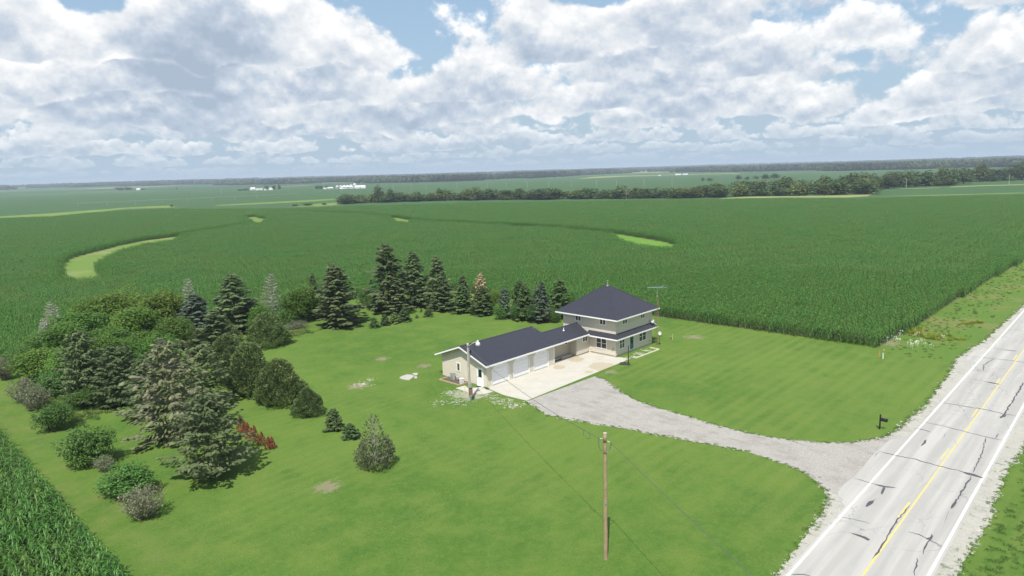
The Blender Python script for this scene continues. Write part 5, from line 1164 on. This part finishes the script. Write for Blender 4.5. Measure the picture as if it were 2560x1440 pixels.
# ------------------------------------------------------------------ poles and cables
def sag(p, q, drop, n=22):
    p, q = np.array(p, float), np.array(q, float); return [p + (q - p) * t - np.array([0, 0, 4 * drop * t * (1 - t)]) for t in np.linspace(0, 1, n)]
def round_pole(h, r0, r1, n=10, rings=14, seed=1):
    rn = random.Random(seed); b = MB(); x = y = 0
    prof = [(0, 0, -.6)] + [(rn.gauss(0, .008), rn.gauss(0, .008), h * k / rings) for k in range(rings + 1)]
    for (a, c) in zip(prof, prof[1:]):
        f = lambda z: r0 + (r1 - r0) * max(0, z) / h
        b.tube(a, c, f(a[2]), f(c[2]), n, caps=c is prof[-1])
    return b
fp = G(1514, 1398); FH = 7.95
t = thing('utility_pole', 'brown wooden utility pole standing on the front lawn with a cable loop at its top', 'utility pole', tuple(fp))
round_pole(FH, .135, .10, seed=4).build('pole', M['wood'], t, smooth=True)
b = MB(); b.tube((-.12, 0, FH - .33), (-.30, 0, FH - .33), .035, .05); b.tube((.12, .02, FH - .50), (.27, -.03, FH - .55), .03, .045); b.build('insulator', M['galv'], t)
b = MB(); lp = [(-.36, 0, FH - .33), (-.38, -.05, FH - .65), (-.30, -.10, FH - .95), (-.12, -.15, FH - 1.08), (.05, -.15, FH - 1.15), (.18, -.10, FH - 1.08), (.30, -.05, FH - .88), (.36, -.03, FH - .62)]; b.pipe([Vector(p) for p in lp], .022); b.build('jumper_loop', M['cable'], t)
b = MB(); b.box(-.05, .05, -.165, -.15, 3.6, 3.85); b.build('tag_plate', M['galv'], t)
b = MB(); b.lathe([(.118, -.01), (.10, .03), (.02, .05)], (0, 0, FH), 10); b.build('pole_cap', M['wood_grey'], t)
yp = G(1175, 1001); YH = 6.05
t = thing('yard_light_pole', 'weathered grey pole with white yard lamp and meter board beside the garage', 'light pole', tuple(yp))
round_pole(YH, .135, .10, seed=9).build('pole', M['wood_grey'], t, smooth=True)
b = MB(); b.pipe([Vector(p) for p in ((.10, 0, YH - .30), (.45, .02, YH - .05), (.82, .04, YH + .08), (1.02, .05, YH + .10))], .028); b.build('lamp_arm', M['galv'], t)
b = MB(); b.lathe([(.05, .20), (.09, .17), (.09, .02), (.20, -.02), (.25, -.22), (.22, -.34), (.10, -.40)], (1.02, .05, YH + .05), 14); b.build('lamp_head', M['dish'], t, smooth=True)
b = MB(); b.box(-.06, .32, -.22, -.16, .62, 1.42); b.build('meter_board', M['brown_board'], t)
b = MB(); b.box(.0, .24, -.30, -.14, 1.44, 1.85); b.build('meter_box', M['galv'], t); b = MB(); b.tube((.12, -.24, -.1), (.12, -.24, .62), .05); b.tube((.02, -.22, -.1), (.02, -.22, .62), .04); b.build('conduit', M['galv'], t)
b = MB(); b.tube((.12, -.14, 1.85), (.12, -.12, YH - .45), .03); b.build('riser_pipe', M['galv'], t)
b = MB(); b.pipe([Vector(p) for p in ((.12, -.08, YH - .5), (.30, -.05, YH - .75), (.28, -.05, YH - 1.15), (.14, -.1, YH - 1.35))], .035); b.box(.10, .26, -.14, .0, YH - 1.0, YH - .78); b.build('drip_loop', M['dark_metal'], t)
c0 = fp + np.array([-.30, 0, FH - .33]); c1 = yp + np.array([.10, -.06, YH - .42])
b = MB(); pts = sag(c0, c1, .62, 40)
for k, (p, q) in enumerate(zip(pts, pts[1:])): b.tube(p, q, .012, .012, 5)
rr_ = [Vector(p) + Vector((math.cos(i * 1.7) * .022, 0, math.sin(i * 1.7) * .022)) for i, p in enumerate(sag(c0, c1, .62, 120))]; b.pipe(rr_, .009, 4)
w = b.build('service_cable', M['cable']); tag(w, 'thin twisted cable from the front lawn pole over the driveway to the garage pole', 'cable')
b = MB(); lp = [(c0 + (c1 - c0) * tt - np.array([0, 0, 4 * .62 * tt * (1 - tt)])) for tt in (.045, .075)]; q0, q1 = lp; dn = np.array([0, 0, -.42]); b.pipe([Vector(q0), Vector(q0 + dn * .8), Vector((q0 + q1) / 2 + dn), Vector(q1 + dn * .8), Vector(q1)], .014, 5); b.build('splice_loop', M['cable'], w)
sh = G(1641, 1440) - G(1524, 1312); sh /= np.linalg.norm(sh); p0 = fp + np.array([.30, -.03, FH - .55]); rr0 = ray(1850, 1440); nrm = np.array([-sh[1], sh[0], 0]); tt = ((p0 - np.array([0, 0, CAM_H])) @ nrm) / (rr0 @ nrm); pm = np.array([0, 0, CAM_H]) + rr0 * tt
if not (0 < tt < 1): pm = p0 + sh * 12
dd = pm - p0; end = p0 + dd * 2.3; end[2] = p0[2] + dd[2] * .6
b = MB()
for p, q in zip(*(lambda P: (P, P[1:]))(sag(p0, end, .35, 40))): b.tube(p, q, .015, .015, 5)
w = b.build('service_cable', M['cable']); tag(w, 'thin cable running from the front lawn pole out of the photo at the bottom', 'cable')
t = thing('utility_pole', 'wooden utility pole across the lawn below the photo', 'utility pole', (end[0], end[1], 0)); round_pole(end[2] + .5, .155, .12, seed=5).build('pole', M['wood'], t, smooth=True)
b = MB(); b.tube((0, 0, -.1), (0, 0, 1.45), .014, .010, 6); rp = G(1163, 985); w = b.build('marker_rod', M['red'], None, loc=tuple(rp)); tag(w, 'thin red rod stuck in the grass left of the grey garage pole', 'rod')

# ------------------------------------------------------------------ aerial tower and dishes by the house
tp = G(1642, 863); TH_ = 7.7
t = thing('aerial_tower', 'thin rusty lattice mast with a wide blue grey aerial behind the house', 'antenna', tuple(tp), .3)
b = MB(); L3_ = [(.17 * math.cos(k * 2.094), .17 * math.sin(k * 2.094)) for k in range(3)]
for x, y in L3_: b.tube((x, y, -.1), (x * .9, y * .9, 6.5), .016, .014, 5)
for k in range(16):
    z = .3 + k * .4
    for i in range(3):
        p, q = L3_[i], L3_[(i + 1) % 3]; b.tube((p[0], p[1], z), (q[0], q[1], z), .009, .009, 4); b.tube((p[0], p[1], z), (q[0], q[1], z + .4), .006, .006, 4)
b.build('lattice_mast', M['rusty'], t)
b = MB(); b.tube((0, 0, 5.6), (0, 0, TH_ + .1), .022, .02, 6); b.lathe([(.05, 0), (.08, .06), (.05, .2)], (0, 0, 6.45), 8); b.build('mast_tube', M['galv'], t)
b = MB(); ca_, sa_ = math.cos(-.3), math.sin(-.3); ex = Vector((ca_, sa_, 0)); ey = Vector((-sa_, ca_, 0)); o_ = Vector((0, 0, TH_)); b.tube(o_ - ex * 1.28, o_ + ex * 1.28, .022, .02, 6)
for k in range(13):
    x = -1.25 + k * .145; ln = .42 + .035 * k; b.tube(o_ + ex * x - ey * ln, o_ + ex * x + ey * ln, .008, .008, 4)
for sg in (1, -1): b.tube(o_ + ex * .55, o_ + ex * .9 + Vector((0, 0, .36 * sg)), .014, .012, 4)
for k in range(4):
    for sg in (1, -1): c = o_ + ex * (.62 + .08 * k) + Vector((0, 0, .08 * sg * (k + 1))); b.tube(c - ey * .3, c + ey * .3, .007, .007, 4)
b.build('aerial', M['aerial'], t)
def dish(name, label, pos, face, r, mount):
    t = thing(name, label, 'satellite dish', pos); f = Vector(face).normalized(); Q = f.to_track_quat('Z', 'Y').to_matrix().to_4x4(); Q.translation = Vector((0, 0, mount))
    b = MB(); b.lathe([(.02, -.10), (r * .5, -.075), (r * .85, -.02), (r, .02), (r * .97, .03), (r * .82, 0), (r * .5, -.05), (.02, -.075)], (0, 0, 0), 20, Q); b.build('reflector', M['dish'], t, smooth=True)
    b = MB(); b.tube(Q @ Vector((0, -r * .9, 0)), Q @ Vector((0, -r * .5, r * 1.0)), .014, .014, 5); b.tube(Q @ Vector((0, -r * .58, r * .85)), Q @ Vector((0, -r * .42, r * 1.12)), .045, .04, 8); b.build('feed_arm', M['galv'], t)
    b = MB(); b.tube((0, 0, 0), Q @ Vector((0, 0, -.12)), .028, .026, 6); b.build('dish_mount', M['dark_metal'], t); return t
dq = HL(26.25, -4.28); d1 = dish('satellite_dish', 'white satellite dish sitting on the right end of the lower house roof', (dq[0], dq[1], 2.76), (.35, -.75, .45), .30, .5); b = MB(); b.box(-.32, .32, -.22, .22, -.04, .10); b.build('ballast_tray', M['black_plastic'], d1, rz=HTH)
dq = tp + np.array([.34, -.12, 0]); d2_ = dish('satellite_dish', 'white satellite dish on a post beside the aerial mast', (dq[0], dq[1], 0), (.35, -.8, .35), .25, 1.62); 

# ------------------------------------------------------------------ other things about the yard
bp = G(1562, 911)
t = thing('pole_stand', 'black pole on a flat black plastic base at the corner of the concrete apron', 'pole stand', (bp[0], bp[1], .0), HTH - 1.15)
b = MB(); b.prism([(-.62, -.30), (.50, -.36), (.62, -.25), (.62, .25), (.50, .36), (-.62, .30)], .01, .17); b.build('base_tank', M['black_plastic'], t, bevel=.05)
b = MB(); b.tube((.42, 0, .12), (.42, 0, 1.1), .062, .055, 10); b.tube((.42, 0, 1.1), (.42, 0, 2.35), .045, .042, 10); b.build('pole', M['dark_metal'], t)
b = MB(); b.tube((.42, -.08, .17), (.0, -.1, .17), .03); b.tube((.36, 0, .75), (-.15, 0, .18), .02); b.build('brace', M['dark_metal'], t)
b = MB(); b.tube((.42, 0, 2.30), (.42, -.20, 2.42), .02); b.tube((.42, 0, 2.15), (.42, -.20, 2.27), .02); b.build('bracket', M['dark_metal'], t)
mp = G(2199, 1073)
t = thing('mailbox', 'black mailbox on a black post beside the driveway mouth', 'mailbox', tuple(mp), TH - math.pi / 2)
b = MB(); b.box(-.055, .055, -.055, .055, -.3, 1.36); b.build('post', M['dark_metal'], t, bevel=.01)
b = MB(); pr_ = [(-.10, 0)] + [(.10 * -math.cos(k * math.pi / 8), .14 + .10 * math.sin(k * math.pi / 8)) for k in range(9)] + [(.10, 0)]
n = len(pr_); i0 = len(b.v); b.v += [(.08, y, z + .83) for y, z in pr_] + [(.58, y, z + .83) for y, z in pr_]; b.f += [tuple(range(n))[::-1], tuple(range(n, 2 * n))] + [(k, (k + 1) % n, n + (k + 1) % n, n + k) for k in range(n)]; b.m += [0] * (n + 2); b.build('box', M['dark_metal'], t)
b = MB(); b.box(.583, .60, -.085, .085, .84, 1.05); b.box(.60, .62, -.02, .02, 1.03, 1.06); b.build('lid', M['black_plastic'], t); b = MB(); b.box(.055, .55, -.04, .04, .77, .825); b.build('support_arm', M['dark_metal'], t); b = MB(); b.box(.20, .23, -.115, -.105, .88, 1.10); b.build('flag', M['dark_metal'], t)
q = G(2207, 897); t = thing('marker_post', 'white round marker post at the lawn corner by the corn', 'post', tuple(q)); b = MB(); b.lathe([(.075, -.2), (.075, .62), (.07, .68), (.02, .70)], (0, 0, 0), 12); b.build('post', M['dish'], t)
b = MB(); b.lathe([(.08, .70), (.08, .73), (.03, .75)], (0, 0, 0), 10); b.build('post_cap', M['galv'], t)
q = G(2197, 893); b = MB(); b.tube((0, 0, -.1), (.10, .05, .85), .028, .028, 6); w = b.build('stake', M['orange'], None, loc=tuple(q)); tag(w, 'leaning orange stake left of the white marker post', 'stake')
q = G(2207, 892); t = thing('pin_flag', 'small pink flag on a wire behind the white marker post', 'flag', tuple(q)); b = MB(); b.tube((0, 0, -.05), (0, 0, .92), .006, .006, 4); b.build('wire', M['galv'], t); b = MB(); b.box(.0, .17, -.004, .004, .80, .92); b.build('flag', plain('pink_cloth', (.75, .30, .26), .7), t)
q = G(1677, 849); t = thing('post', 'short brown post standing on the lawn right of the house', 'post', tuple(q)); b = MB(); b.box(-.08, .08, -.08, .08, -.2, .40); b.build('stump', M['brown_board'], t); b = MB(); b.lathe([(.05, .40), (.06, .46), (.02, .52)], (0, 0, 0), 8); b.build('tap', M['galv'], t)
q = G(1681, 850); b = MB(); b.tube((0, 0, -.1), (0, 0, .82), .018, .018, 6); w = b.build('stake', M['kerb'], None, loc=tuple(q)); tag(w, 'thin pale stake beside the short brown post', 'stake')
# equipment beside the garage gable
gl = lambda u, v: (u, v)
t = thing('planter_border', 'rectangle of weathered timbers on the ground by the garage gable', 'border', tuple(HO), HTH)
for x0, x1, y0, y1 in ((-1.42, -1.28, 3.0, 6.3), (-1.26, -.1, 2.92, 3.06), (-1.26, -.1, 6.16, 6.30)): b = MB(); b.box(x0, x1, y0, y1, -.05, .13); b.build('timber', M['timber'], t, bevel=.015)
structure(sheet('border_soil', [HL(u, v)[:2] for u, v in ((-1.3, 3.0), (-.02, 3.0), (-.02, 6.2), (-1.3, 6.2))], .03, M['soil']))
t = thing('service_cabinet', 'grey metal cabinet against the garage gable wall', 'cabinet', tuple(HL(-.42, 5.05)), HTH); b = MB(); b.box(-.17, .17, -.25, .25, .04, .80); b.build('case', M['ac'], t, bevel=.02); b = MB(); b.box(-.19, .19, -.27, .27, .80, .83); b.build('lid', M['galv'], t); b = MB(); b.box(-.185, -.172, -.2, .2, .1, .7); b.build('front_panel', M['galv'], t)
t = thing('gas_regulator', 'small grey pipe fitting between cabinet and white box at the gable', 'pipe', tuple(HL(-.45, 4.25)), HTH); b = MB(); b.tube((0, 0, 0), (0, 0, .5), .03); b.tube((0, -.15, .45), (0, .2, .45), .025); b.tube((0, .2, .45), (.3, .2, .45), .02); b.build('pipe', M['galv'], t); b = MB(); b.lathe([(.02, -.05), (.12, -.02), (.12, .04), (.03, .09)], (0, 0, .52), 10); b.build('regulator', M['ac'], t)
t = thing('white_box', 'white upright box standing at the garage gable by the timber border', 'box', tuple(HL(-.70, 3.25)), HTH); b = MB(); b.box(-.22, .22, -.16, .16, .0, .58); b.build('box', M['dish'], t, bevel=.02); b = MB(); b.box(-.24, .24, -.18, .18, .58, .62); b.build('lid', M['white'], t)
# broken pale slabs in the side lawn
Z7 = lambda x, y: G(960 + x / 20.57, 900 + y / 20.57)[:2]
for lb, pl in (('largest pale concrete slab lying in the side lawn', ((800, 935), (900, 875), (1160, 785), (1370, 790), (1550, 840), (1525, 905), (1330, 1045), (1130, 1045), (860, 985))), ('small pale slab behind the largest one in the side lawn', ((1440, 735), (1580, 705), (1760, 705), (1730, 790), (1650, 820), (1560, 795))), ('broken pale slab piece at the right of the largest one', ((1580, 860), (1720, 905), (1700, 960), (1545, 955)))):
    P = [Z7(*q) for q in pl]; c = np.mean(P, 0); P = [p - c for p in P]; b = MB(); ar = sum(p[0] * q[1] - q[0] * p[1] for p, q in zip(P, P[1:] + P[:1])); b.prism(P if ar > 0 else P[::-1], -.05, .11); w = b.build('concrete_slab', M['stone'], None, bevel=.02, loc=(c[0], c[1], 0)); tag(w, lb, 'slab', 'pale slabs in the side lawn')
# edging of the flower bed in front of the house
t = thing('garden_edging', 'low cream edging boards round the bed before the house front', 'edging', (0, 0, 0))
for p, q in (((1590, 896), (1647.5, 874.5)), ((1647.5, 874.5), (1625.5, 870))):
    p, q = G(*p), G(*q); d = (q - p) / np.linalg.norm(q - p); nn = np.array([-d[1], d[0], 0]) * .06; b = MB(); b.prism([(p - nn)[:2], (q - nn)[:2], (q + nn)[:2], (p + nn)[:2]], -.05, .12); b.build('board', M['kerb'], t)
b = MB(); b.box(-.42, .42, -.26, .26, .012, .03); mq = HL(-.45, .98); w = b.build('door_mat', M['black_plastic'], None, loc=(mq[0], mq[1], .035), rz=HTH + 1.57); w.scale = (.5, .5, 1); tag(w, 'small dark mat before the white gable door', 'mat')

# ------------------------------------------------------------------ loose stones, tufts and weeds
def stone_mesh(seed, mat):
    rn = np.random.RandomState(seed); V, F = [], []
    for k in range(7):
        c = np.append(rn.uniform(-.22, .22, 2), 0); s = rn.uniform(.03, .07); n = 5; o = len(V); a = rn.uniform(0, 6.28)
        for j in range(n): V.append(c + [s * math.cos(a + j * 1.2566) * rn.uniform(.7, 1.2), s * math.sin(a + j * 1.2566) * rn.uniform(.7, 1.2), 0])
        V.append(c + [0, 0, s * .6]); F += [(o + j, o + (j + 1) % n, o + n) for j in range(n)]
    return arr_mesh('stones', V, F, mat)
M['loose'] = plain('loose_stone', (0.47, 0.455, 0.40), 0.95, 0.25, 8)
stones = [stone_mesh(s, M['loose']) for s in range(4)]
def tuft_mesh(seed, h, r, n, wd, mat):
    rn = np.random.RandomState(seed); a = rn.uniform(0, 6.28, n); s = r * rn.uniform(0, 1, n) ** .6; P0 = np.stack([np.cos(a) * s, np.sin(a) * s, np.zeros(n)], 1); lean = rn.normal(0, .35, (n, 3)) + np.stack([np.cos(a), np.sin(a), 0 * a], 1) * .35; lean[:, 2] = 1; D = lean / np.linalg.norm(lean, axis=1)[:, None]; hh = h * rn.uniform(.5, 1.1, n)
    V, F = cards(rn, P0 + D * hh[:, None] * .5, D, rn.normal(0, 1, (n, 3)), hh, wd * rn.uniform(.7, 1.3, n)); return arr_mesh('tuft', V, F, mat, rn.uniform(0, 1, n))
tufts = [tuft_mesh(s, .11, .16, 40, .022, M['tuft']) for s in range(4)]
weeds = [tuft_mesh(10 + s, .42, .38, 60, .05, M['weed']) for s in range(4)] + [tuft_mesh(20, .5, .35, 60, .05, M['tuft'])]
golden = [tuft_mesh(30 + s, .75, .4, 80, .07, M['goldenrod']) for s in range(2)]
def flower_mesh(seed):
    rn = np.random.RandomState(seed); b = MB()
    for k in range(4):
        x, y, h = rn.uniform(-.5, .5), rn.uniform(-.5, .5), rn.uniform(.6, .95); b.lathe([(.01, -.03), (.085, .0), (.07, .02), (.01, .03)], (x, y, h), 7); b.tube((x, y, 0), (x, y, h - .03), .005, .005, 3)
    me = bpy.data.meshes.new('umbels'); me.from_pydata(b.v, [], b.f); me.materials.append(M['flower']); return me
rnp = np.random.RandomState(77)
def along(lines, per_m, off, spread):
    P = []
    for ln in lines:
        Q = resample(ln, .25, False)
        for a, c in zip(Q, Q[1:]):
            d = c - a; L = np.linalg.norm(d) or 1; nn = np.array([-d[1], d[0]]) / L
            for _ in range(rnp.poisson(per_m * L)): P.append(a + d * rnp.rand() + nn * (off + rnp.normal(0, spread)))
    return np.array(P)
edge_lines = [DL, DU, L1[:-2], near_sh[1:], L3[1:-1]]
def put_stuff(name, src, P, z, lo, hi, label, cat, seed=2):
    o = scatter(name, src, np.hstack([P, np.full((len(P), 1), z)]), rnp.uniform(0, 6.28, len(P)), rnp.uniform(lo, hi, len(P)), seed); tag(o, label, cat); return o
put_stuff('loose_gravel', stones, np.vstack([along(edge_lines, 2.5, 0, .14), *[G(x, y)[:2] + rnp.normal(0, s, (n, 2)) * np.array([1, .8]) for x, y, s, n in ((1262, 1004, .7, 45), (1285, 1014, .5, 50), (1130, 982, .5, 45), (1110, 1005, .9, 25), (1235, 993, .6, 30), (1150, 1005, .9, 30), (1600, 886, .35, 40), (1616, 877, .3, 30), (1585, 893, .3, 30), (1570, 896, .25, 15), (905, 962, .5, 40), (930, 950, .4, 15))]]), .028, .35, .8, 'pale loose gravel strewn along driveway and shoulder edges', 'gravel')
put_stuff('edge_grass', tufts, along(edge_lines, 7, .05, .14), .02, .4, .95, 'ragged grass tufts along the gravel edges', 'grass')
Nv = 1000; Pv = np.stack([rnp.uniform(88.5, 230, Nv), rnp.uniform(BL + 2.6, 23.0, Nv)], 1); lim = np.interp(Pv[:, 0], [88, 110, 154, 197, 240], [23.2, 22.6, 21.4, 19.6, 18.5]); Pv = Pv[(Pv[:, 1] < lim) & (Pv[:, 1] > BL + 2.2 + 2.2 * rnp.rand(Nv))]
put_stuff('verge_weeds', weeds, Pv[:, :1] * RA + Pv[:, 1:] * RB, .0, .25, .6, 'rough tall grass and weeds of the verge between corn and road', 'weeds')
Pr = np.stack([rnp.uniform(40, 130, 5000), rnp.uniform(-14, BR - 1.9, 5000)], 1); put_stuff('verge_grass', tufts, Pr[:, :1] * RA + Pr[:, 1:] * RB, .01, .8, 1.8, 'low rough grass on the far side of the road', 'grass')
def blot(pts, n, s): return np.vstack([G(*q)[:2] + rnp.normal(0, s, (n, 2)) for q in pts])
put_stuff('goldenrod', golden, blot([(2288, 832), (2300, 838), (2330, 845), (2350, 846), (2375, 846), (2290, 825), (2430, 810)], 12, .9), .0, .35, .7, 'yellow flowering weeds in the verge by the corn corner', 'weeds')
put_stuff('white_umbels', [flower_mesh(1), flower_mesh(2)], blot([(2245, 850), (2268, 862), (2290, 848), (2300, 868), (2320, 872), (2330, 850), (2240, 858)], 3, 1.2), .0, .6, .95, 'white wild flowers scattered in the verge by the corn corner', 'flowers')
put_stuff('weed_patch', weeds, blot([(210, 1040), (190, 1048), (130, 1000), (700, 828), (760, 830), (720, 838)], 40, 1.0), .0, .5, 1.0, 'yellow green tall weeds under the windbreak trees', 'weeds')

# ------------------------------------------------------------------ farmsteads far across the plain
def gable_shed(name, label, q0, q1, depth, h, rise, walls='barn_white', roof_='barn_roof', cat='barn', openings=1):
    p, q = G(*q0), G(*q1); L = np.linalg.norm(q - p); t = thing(name, label, cat, tuple(p), math.atan2(q[1] - p[1], q[0] - p[0]))
    b = MB(); b.box(0, L, 0, depth, -.3, h); b.quad((0, 0, h), (0, depth, h), (0, depth / 2, h + rise)); b.quad((L, 0, h), (L, depth / 2, h + rise), (L, depth, h)); b.build('wall', M[walls], t)
    b = MB(); o = .4
    for y0, y1 in ((-o, depth / 2), (depth + o, depth / 2)):
        z0 = h - rise * o / (depth / 2) + .12; P = [(-o, y0, z0), (L + o, y0, z0), (L + o, y1, h + rise + .12), (-o, y1, h + rise + .12)]; b.quad(*(P if y0 < 0 else P[::-1]))
    b.build('roof', M[roof_], t)
    for k in range(openings):
        x = L * (k + 1) / (openings + 1); b = MB(); b.box(x - L * .08, x + L * .08, -.08, -.01, 0, h * .7); b.build('door', M['ac'], t)
    return t
def bin_(label, x, by, ty, w):
    p = G(x, by); r = width_at(x, by, w) / 2; h = top_height(x, by, ty); t = thing('grain_bin', label, 'grain bin', tuple(p), 0, 'steel grain bins of the far farm'); b = MB()
    prof = []
    for k in range(9): prof += [(r, h * .72 * k / 9), (r * 1.012, h * .72 * (k + .5) / 9)]
    b.lathe([(r, -.3)] + prof + [(r, h * .72)], (0, 0, 0), 18); b.build('wall', M['galv'], t)
    b = MB(); b.lathe([(r * 1.06, h * .72), (r * .3, h * .94), (r * .28, h), (.1, h * 1.01)], (0, 0, .02), 18); b.build('roof', M['barn_roof'], t)
bin_('leftmost grey grain bin at the far farm', 843.5, 472.5, 463.5, 8); bin_('grey grain bin second from left at the far farm', 852.5, 472, 463.3, 8.4); bin_('grain bin behind the white shed gable at the far farm', 861, 470.5, 462.5, 8); bin_('grain bin amid the white sheds at the far farm', 869, 470, 462.3, 7); bin_('grain bin just left of the tallest one at the far farm', 877.5, 470, 461.2, 8); bin_('tallest grain bin of the far farm', 887, 470, 458, 9)
gable_shed('farm_shed', 'white shed in front of the grain bins at the far farm', (857, 472.4), (884, 471.2), 10, 3.2, 1.8); gable_shed('farm_shed', 'long white shed right of the grain bins at the far farm', (888, 471.3), (914, 470.4), 14, 3.0, 2.4); gable_shed('farm_shed', 'low grey roofed shed left of the grain bins at the far farm', (820, 473.3), (833, 472.8), 8, 2.0, 1.6, 'wood_grey'); gable_shed('farm_shed', 'tiny low shed at the left end of the far grain bin farm', (808, 473.5), (816, 473.3), 6, 1.6, 1.0, 'wood_grey', openings=0)
gable_shed('farmhouse', 'small white house with steep roof at the middle farmstead', (628.5, 475.7), (638.5, 475.3), 8, 2.8, 3.0, cat='house', openings=2); gable_shed('farm_shed', 'low white building between house and domed shed at the middle farmstead', (640, 475.8), (657, 475.2), 7, 1.9, 1.1)
p, q = G(660, 475.5), G(682, 474.8); L = np.linalg.norm(q - p); t = thing('domed_shed', 'white round topped shed at the middle farmstead', 'barn', tuple((p + q) / 2), math.atan2(q[1] - p[1], q[0] - p[0])); b = MB(); prf = [(L / 2 * math.cos(a), 4.4 * math.sin(a)) for a in np.linspace(0, math.pi, 13)]
for (x0, z0), (x1, z1) in zip(prf, prf[1:]): b.quad((x0, 0, z0), (x0, 20, z0), (x1, 20, z1), (x1, 0, z1))
b.build('shell', M['barn_white'], t); b = MB(); b.quad(*[(x, .05, z) for x, z in prf]); b.quad(*[(x, 19.95, z) for x, z in prf[::-1]]); b.build('end_wall', M['barn_white'], t)
gable_shed('farmhouse', 'lone small white house beside the far left grove', (340.5, 475.6), (349, 475.4), 7, 2.6, 2.6, cat='house', openings=2)
def far_box(label, x0, x1, y, hpx, dist, walls='barn_white', rise=.35):
    """a building on the far rise: its bearing and size as the photograph shows, standing on the terrain"""
    r0 = ray(x0, y); r1 = ray(x1, y); k0 = dist / math.hypot(r0[0], r0[1]); k1 = dist / math.hypot(r1[0], r1[1]); p = np.array([r0[0] * k0, r0[1] * k0]); q = np.array([r1[0] * k1, r1[1] * k1]); L = np.linalg.norm(q - p); zz = float(terrain_z(*((p + q) / 2))); h = hpx * dist / FPX
    t = thing('distant_barn', label, 'barn', (p[0], p[1], zz), math.atan2(q[1] - p[1], q[0] - p[0])); b = MB(); b.box(0, L, 0, L * .4 + 8, -3, h * (1 - rise)); b.build('wall', M[walls], t); b = MB(); d = L * .4 + 8; z0, z1 = h * (1 - rise), h; b.quad((0, -.3, z0), (L, -.3, z0), (L, d / 2, z1), (0, d / 2, z1)); b.quad((L, d, z0), (0, d, z0), (0, d / 2, z1), (L, d / 2, z1)); b.quad((0, 0, z0), (0, d / 2, z1), (0, d, z0)); b.quad((L, 0, z0), (L, d, z0), (L, d / 2, z1)); b.build('roof', M['barn_roof'], t)
far_box('left one of two white sheds before the middle woodland', 1688, 1703, 434, 3.2, 1950); far_box('right one of two white sheds before the middle woodland', 1707, 1720, 433, 3.0, 1950); far_box('tiny white shed at the left of the two sheds by the woodland', 1646, 1652, 435, 2.2, 1900)
far_box('long white shed in the far left woodland', 655, 676, 452, 2.6, 3000)
for k, (x0, x1, y, hp, lb) in enumerate(((499, 513, 453, 2.4, 'white shed far off above the left woodland'), (961, 968, 436, 2.2, 'tiny white shed on the skyline above the grain bins'), (1034, 1039, 434, 2.0, 'white speck of a barn on the skyline, left of centre'), (1224, 1236, 429, 2.6, 'white barn on the skyline near the photo centre'), (1296, 1310, 434, 2.2, 'pale barn in the dark wood near the photo centre'), (1645, 1663, 418, 2.4, 'wide white barn on the skyline right of centre'), (2136, 2146, 410, 2.4, 'pale barn in the right woodland'), (2428, 2440, 397, 2.2, 'left white barn on the right skyline'), (2496, 2514, 397, 2.4, 'right white barn on the right skyline'), (365, 371, 458, 2.2, 'white speck of a barn at the far left skyline'))):
    far_box(lb, x0, x1, y, hp, 5600 + 120 * k)
# irrigation arm
p, q = G(196, 517.5), G(748, 491.5); p2 = q - p; t = thing('irrigation_arm', 'long thin pivot irrigation arm across the far left field', 'irrigation machine', tuple(p), math.atan2(p2[1], p2[0])); L = np.linalg.norm(p2); n = 9
b = MB(); b.tube((0, 0, 3.6), (L, 0, 3.6), .16, .16, 6); b.build('pipe', M['galv'], t)
for k in range(n + 1):
    x = L * k / n; b = MB(); b.tube((x, -2.2, 0), (x, 0, 3.6), .09, .09, 4); b.tube((x, 2.2, 0), (x, 0, 3.6), .09, .09, 4); b.tube((x, -2.2, .5), (x, 2.2, .5), .07, .07, 4); b.build('wheel_tower', M['galv'], t)
# line of poles beyond the creek
for k, (x, y) in enumerate(((553, 485), (640, 483), (722, 480), (983, 475), (1028, 474), (1065, 473), (1143, 472), (1219, 472), (1266, 471), (1318, 470), (1372, 469), (1428, 468), (1491, 467), (1541, 466.5), (1610, 466), (1680, 465.5), (2265, 471), (2522, 463))):
    lb = {0: 'far pole, leftmost in the left field', 1: 'pale pole in the field below the middle farmstead', 2: 'far pole right of the middle farmstead', 16: 'pole before the right creek wood', 17: 'pole in the field at the right edge'}.get(k, 'thin pole in the long power line beyond the creek trees')
    p = G(x, y); t = thing('power_pole', lb, 'utility pole', tuple(p), 0, 'power poles in the far fields'); b = MB(); b.tube((0, 0, -.5), (0, 0, 8.2), .17, .13, 6); b.build('pole', M['wood_grey'], t); b = MB(); b.box(-1.1, 1.1, -.06, .06, 7.5, 7.65); b.build('crossarm', M['wood_grey'], t)

# ------------------------------------------------------------------ the summer haze
b = MB(); b.box(-19000, 19000, -19000, 19000, -4, 48)
hm = bpy.data.materials.new('haze_air'); hm.use_nodes = True; hn = hm.node_tree; hn.nodes.remove(hn.nodes['Principled BSDF']); pv = hn.nodes.new('ShaderNodeVolumePrincipled'); pv.inputs['Color'].default_value = (.72, .84, 1.0, 1); pv.inputs['Density'].default_value = 1.5e-4; pv.inputs['Anisotropy'].default_value = 0.0
hn.links.new(pv.outputs[0], hn.nodes['Material Output'].inputs['Volume']); hz_ = stuff(b.build('haze', hm))
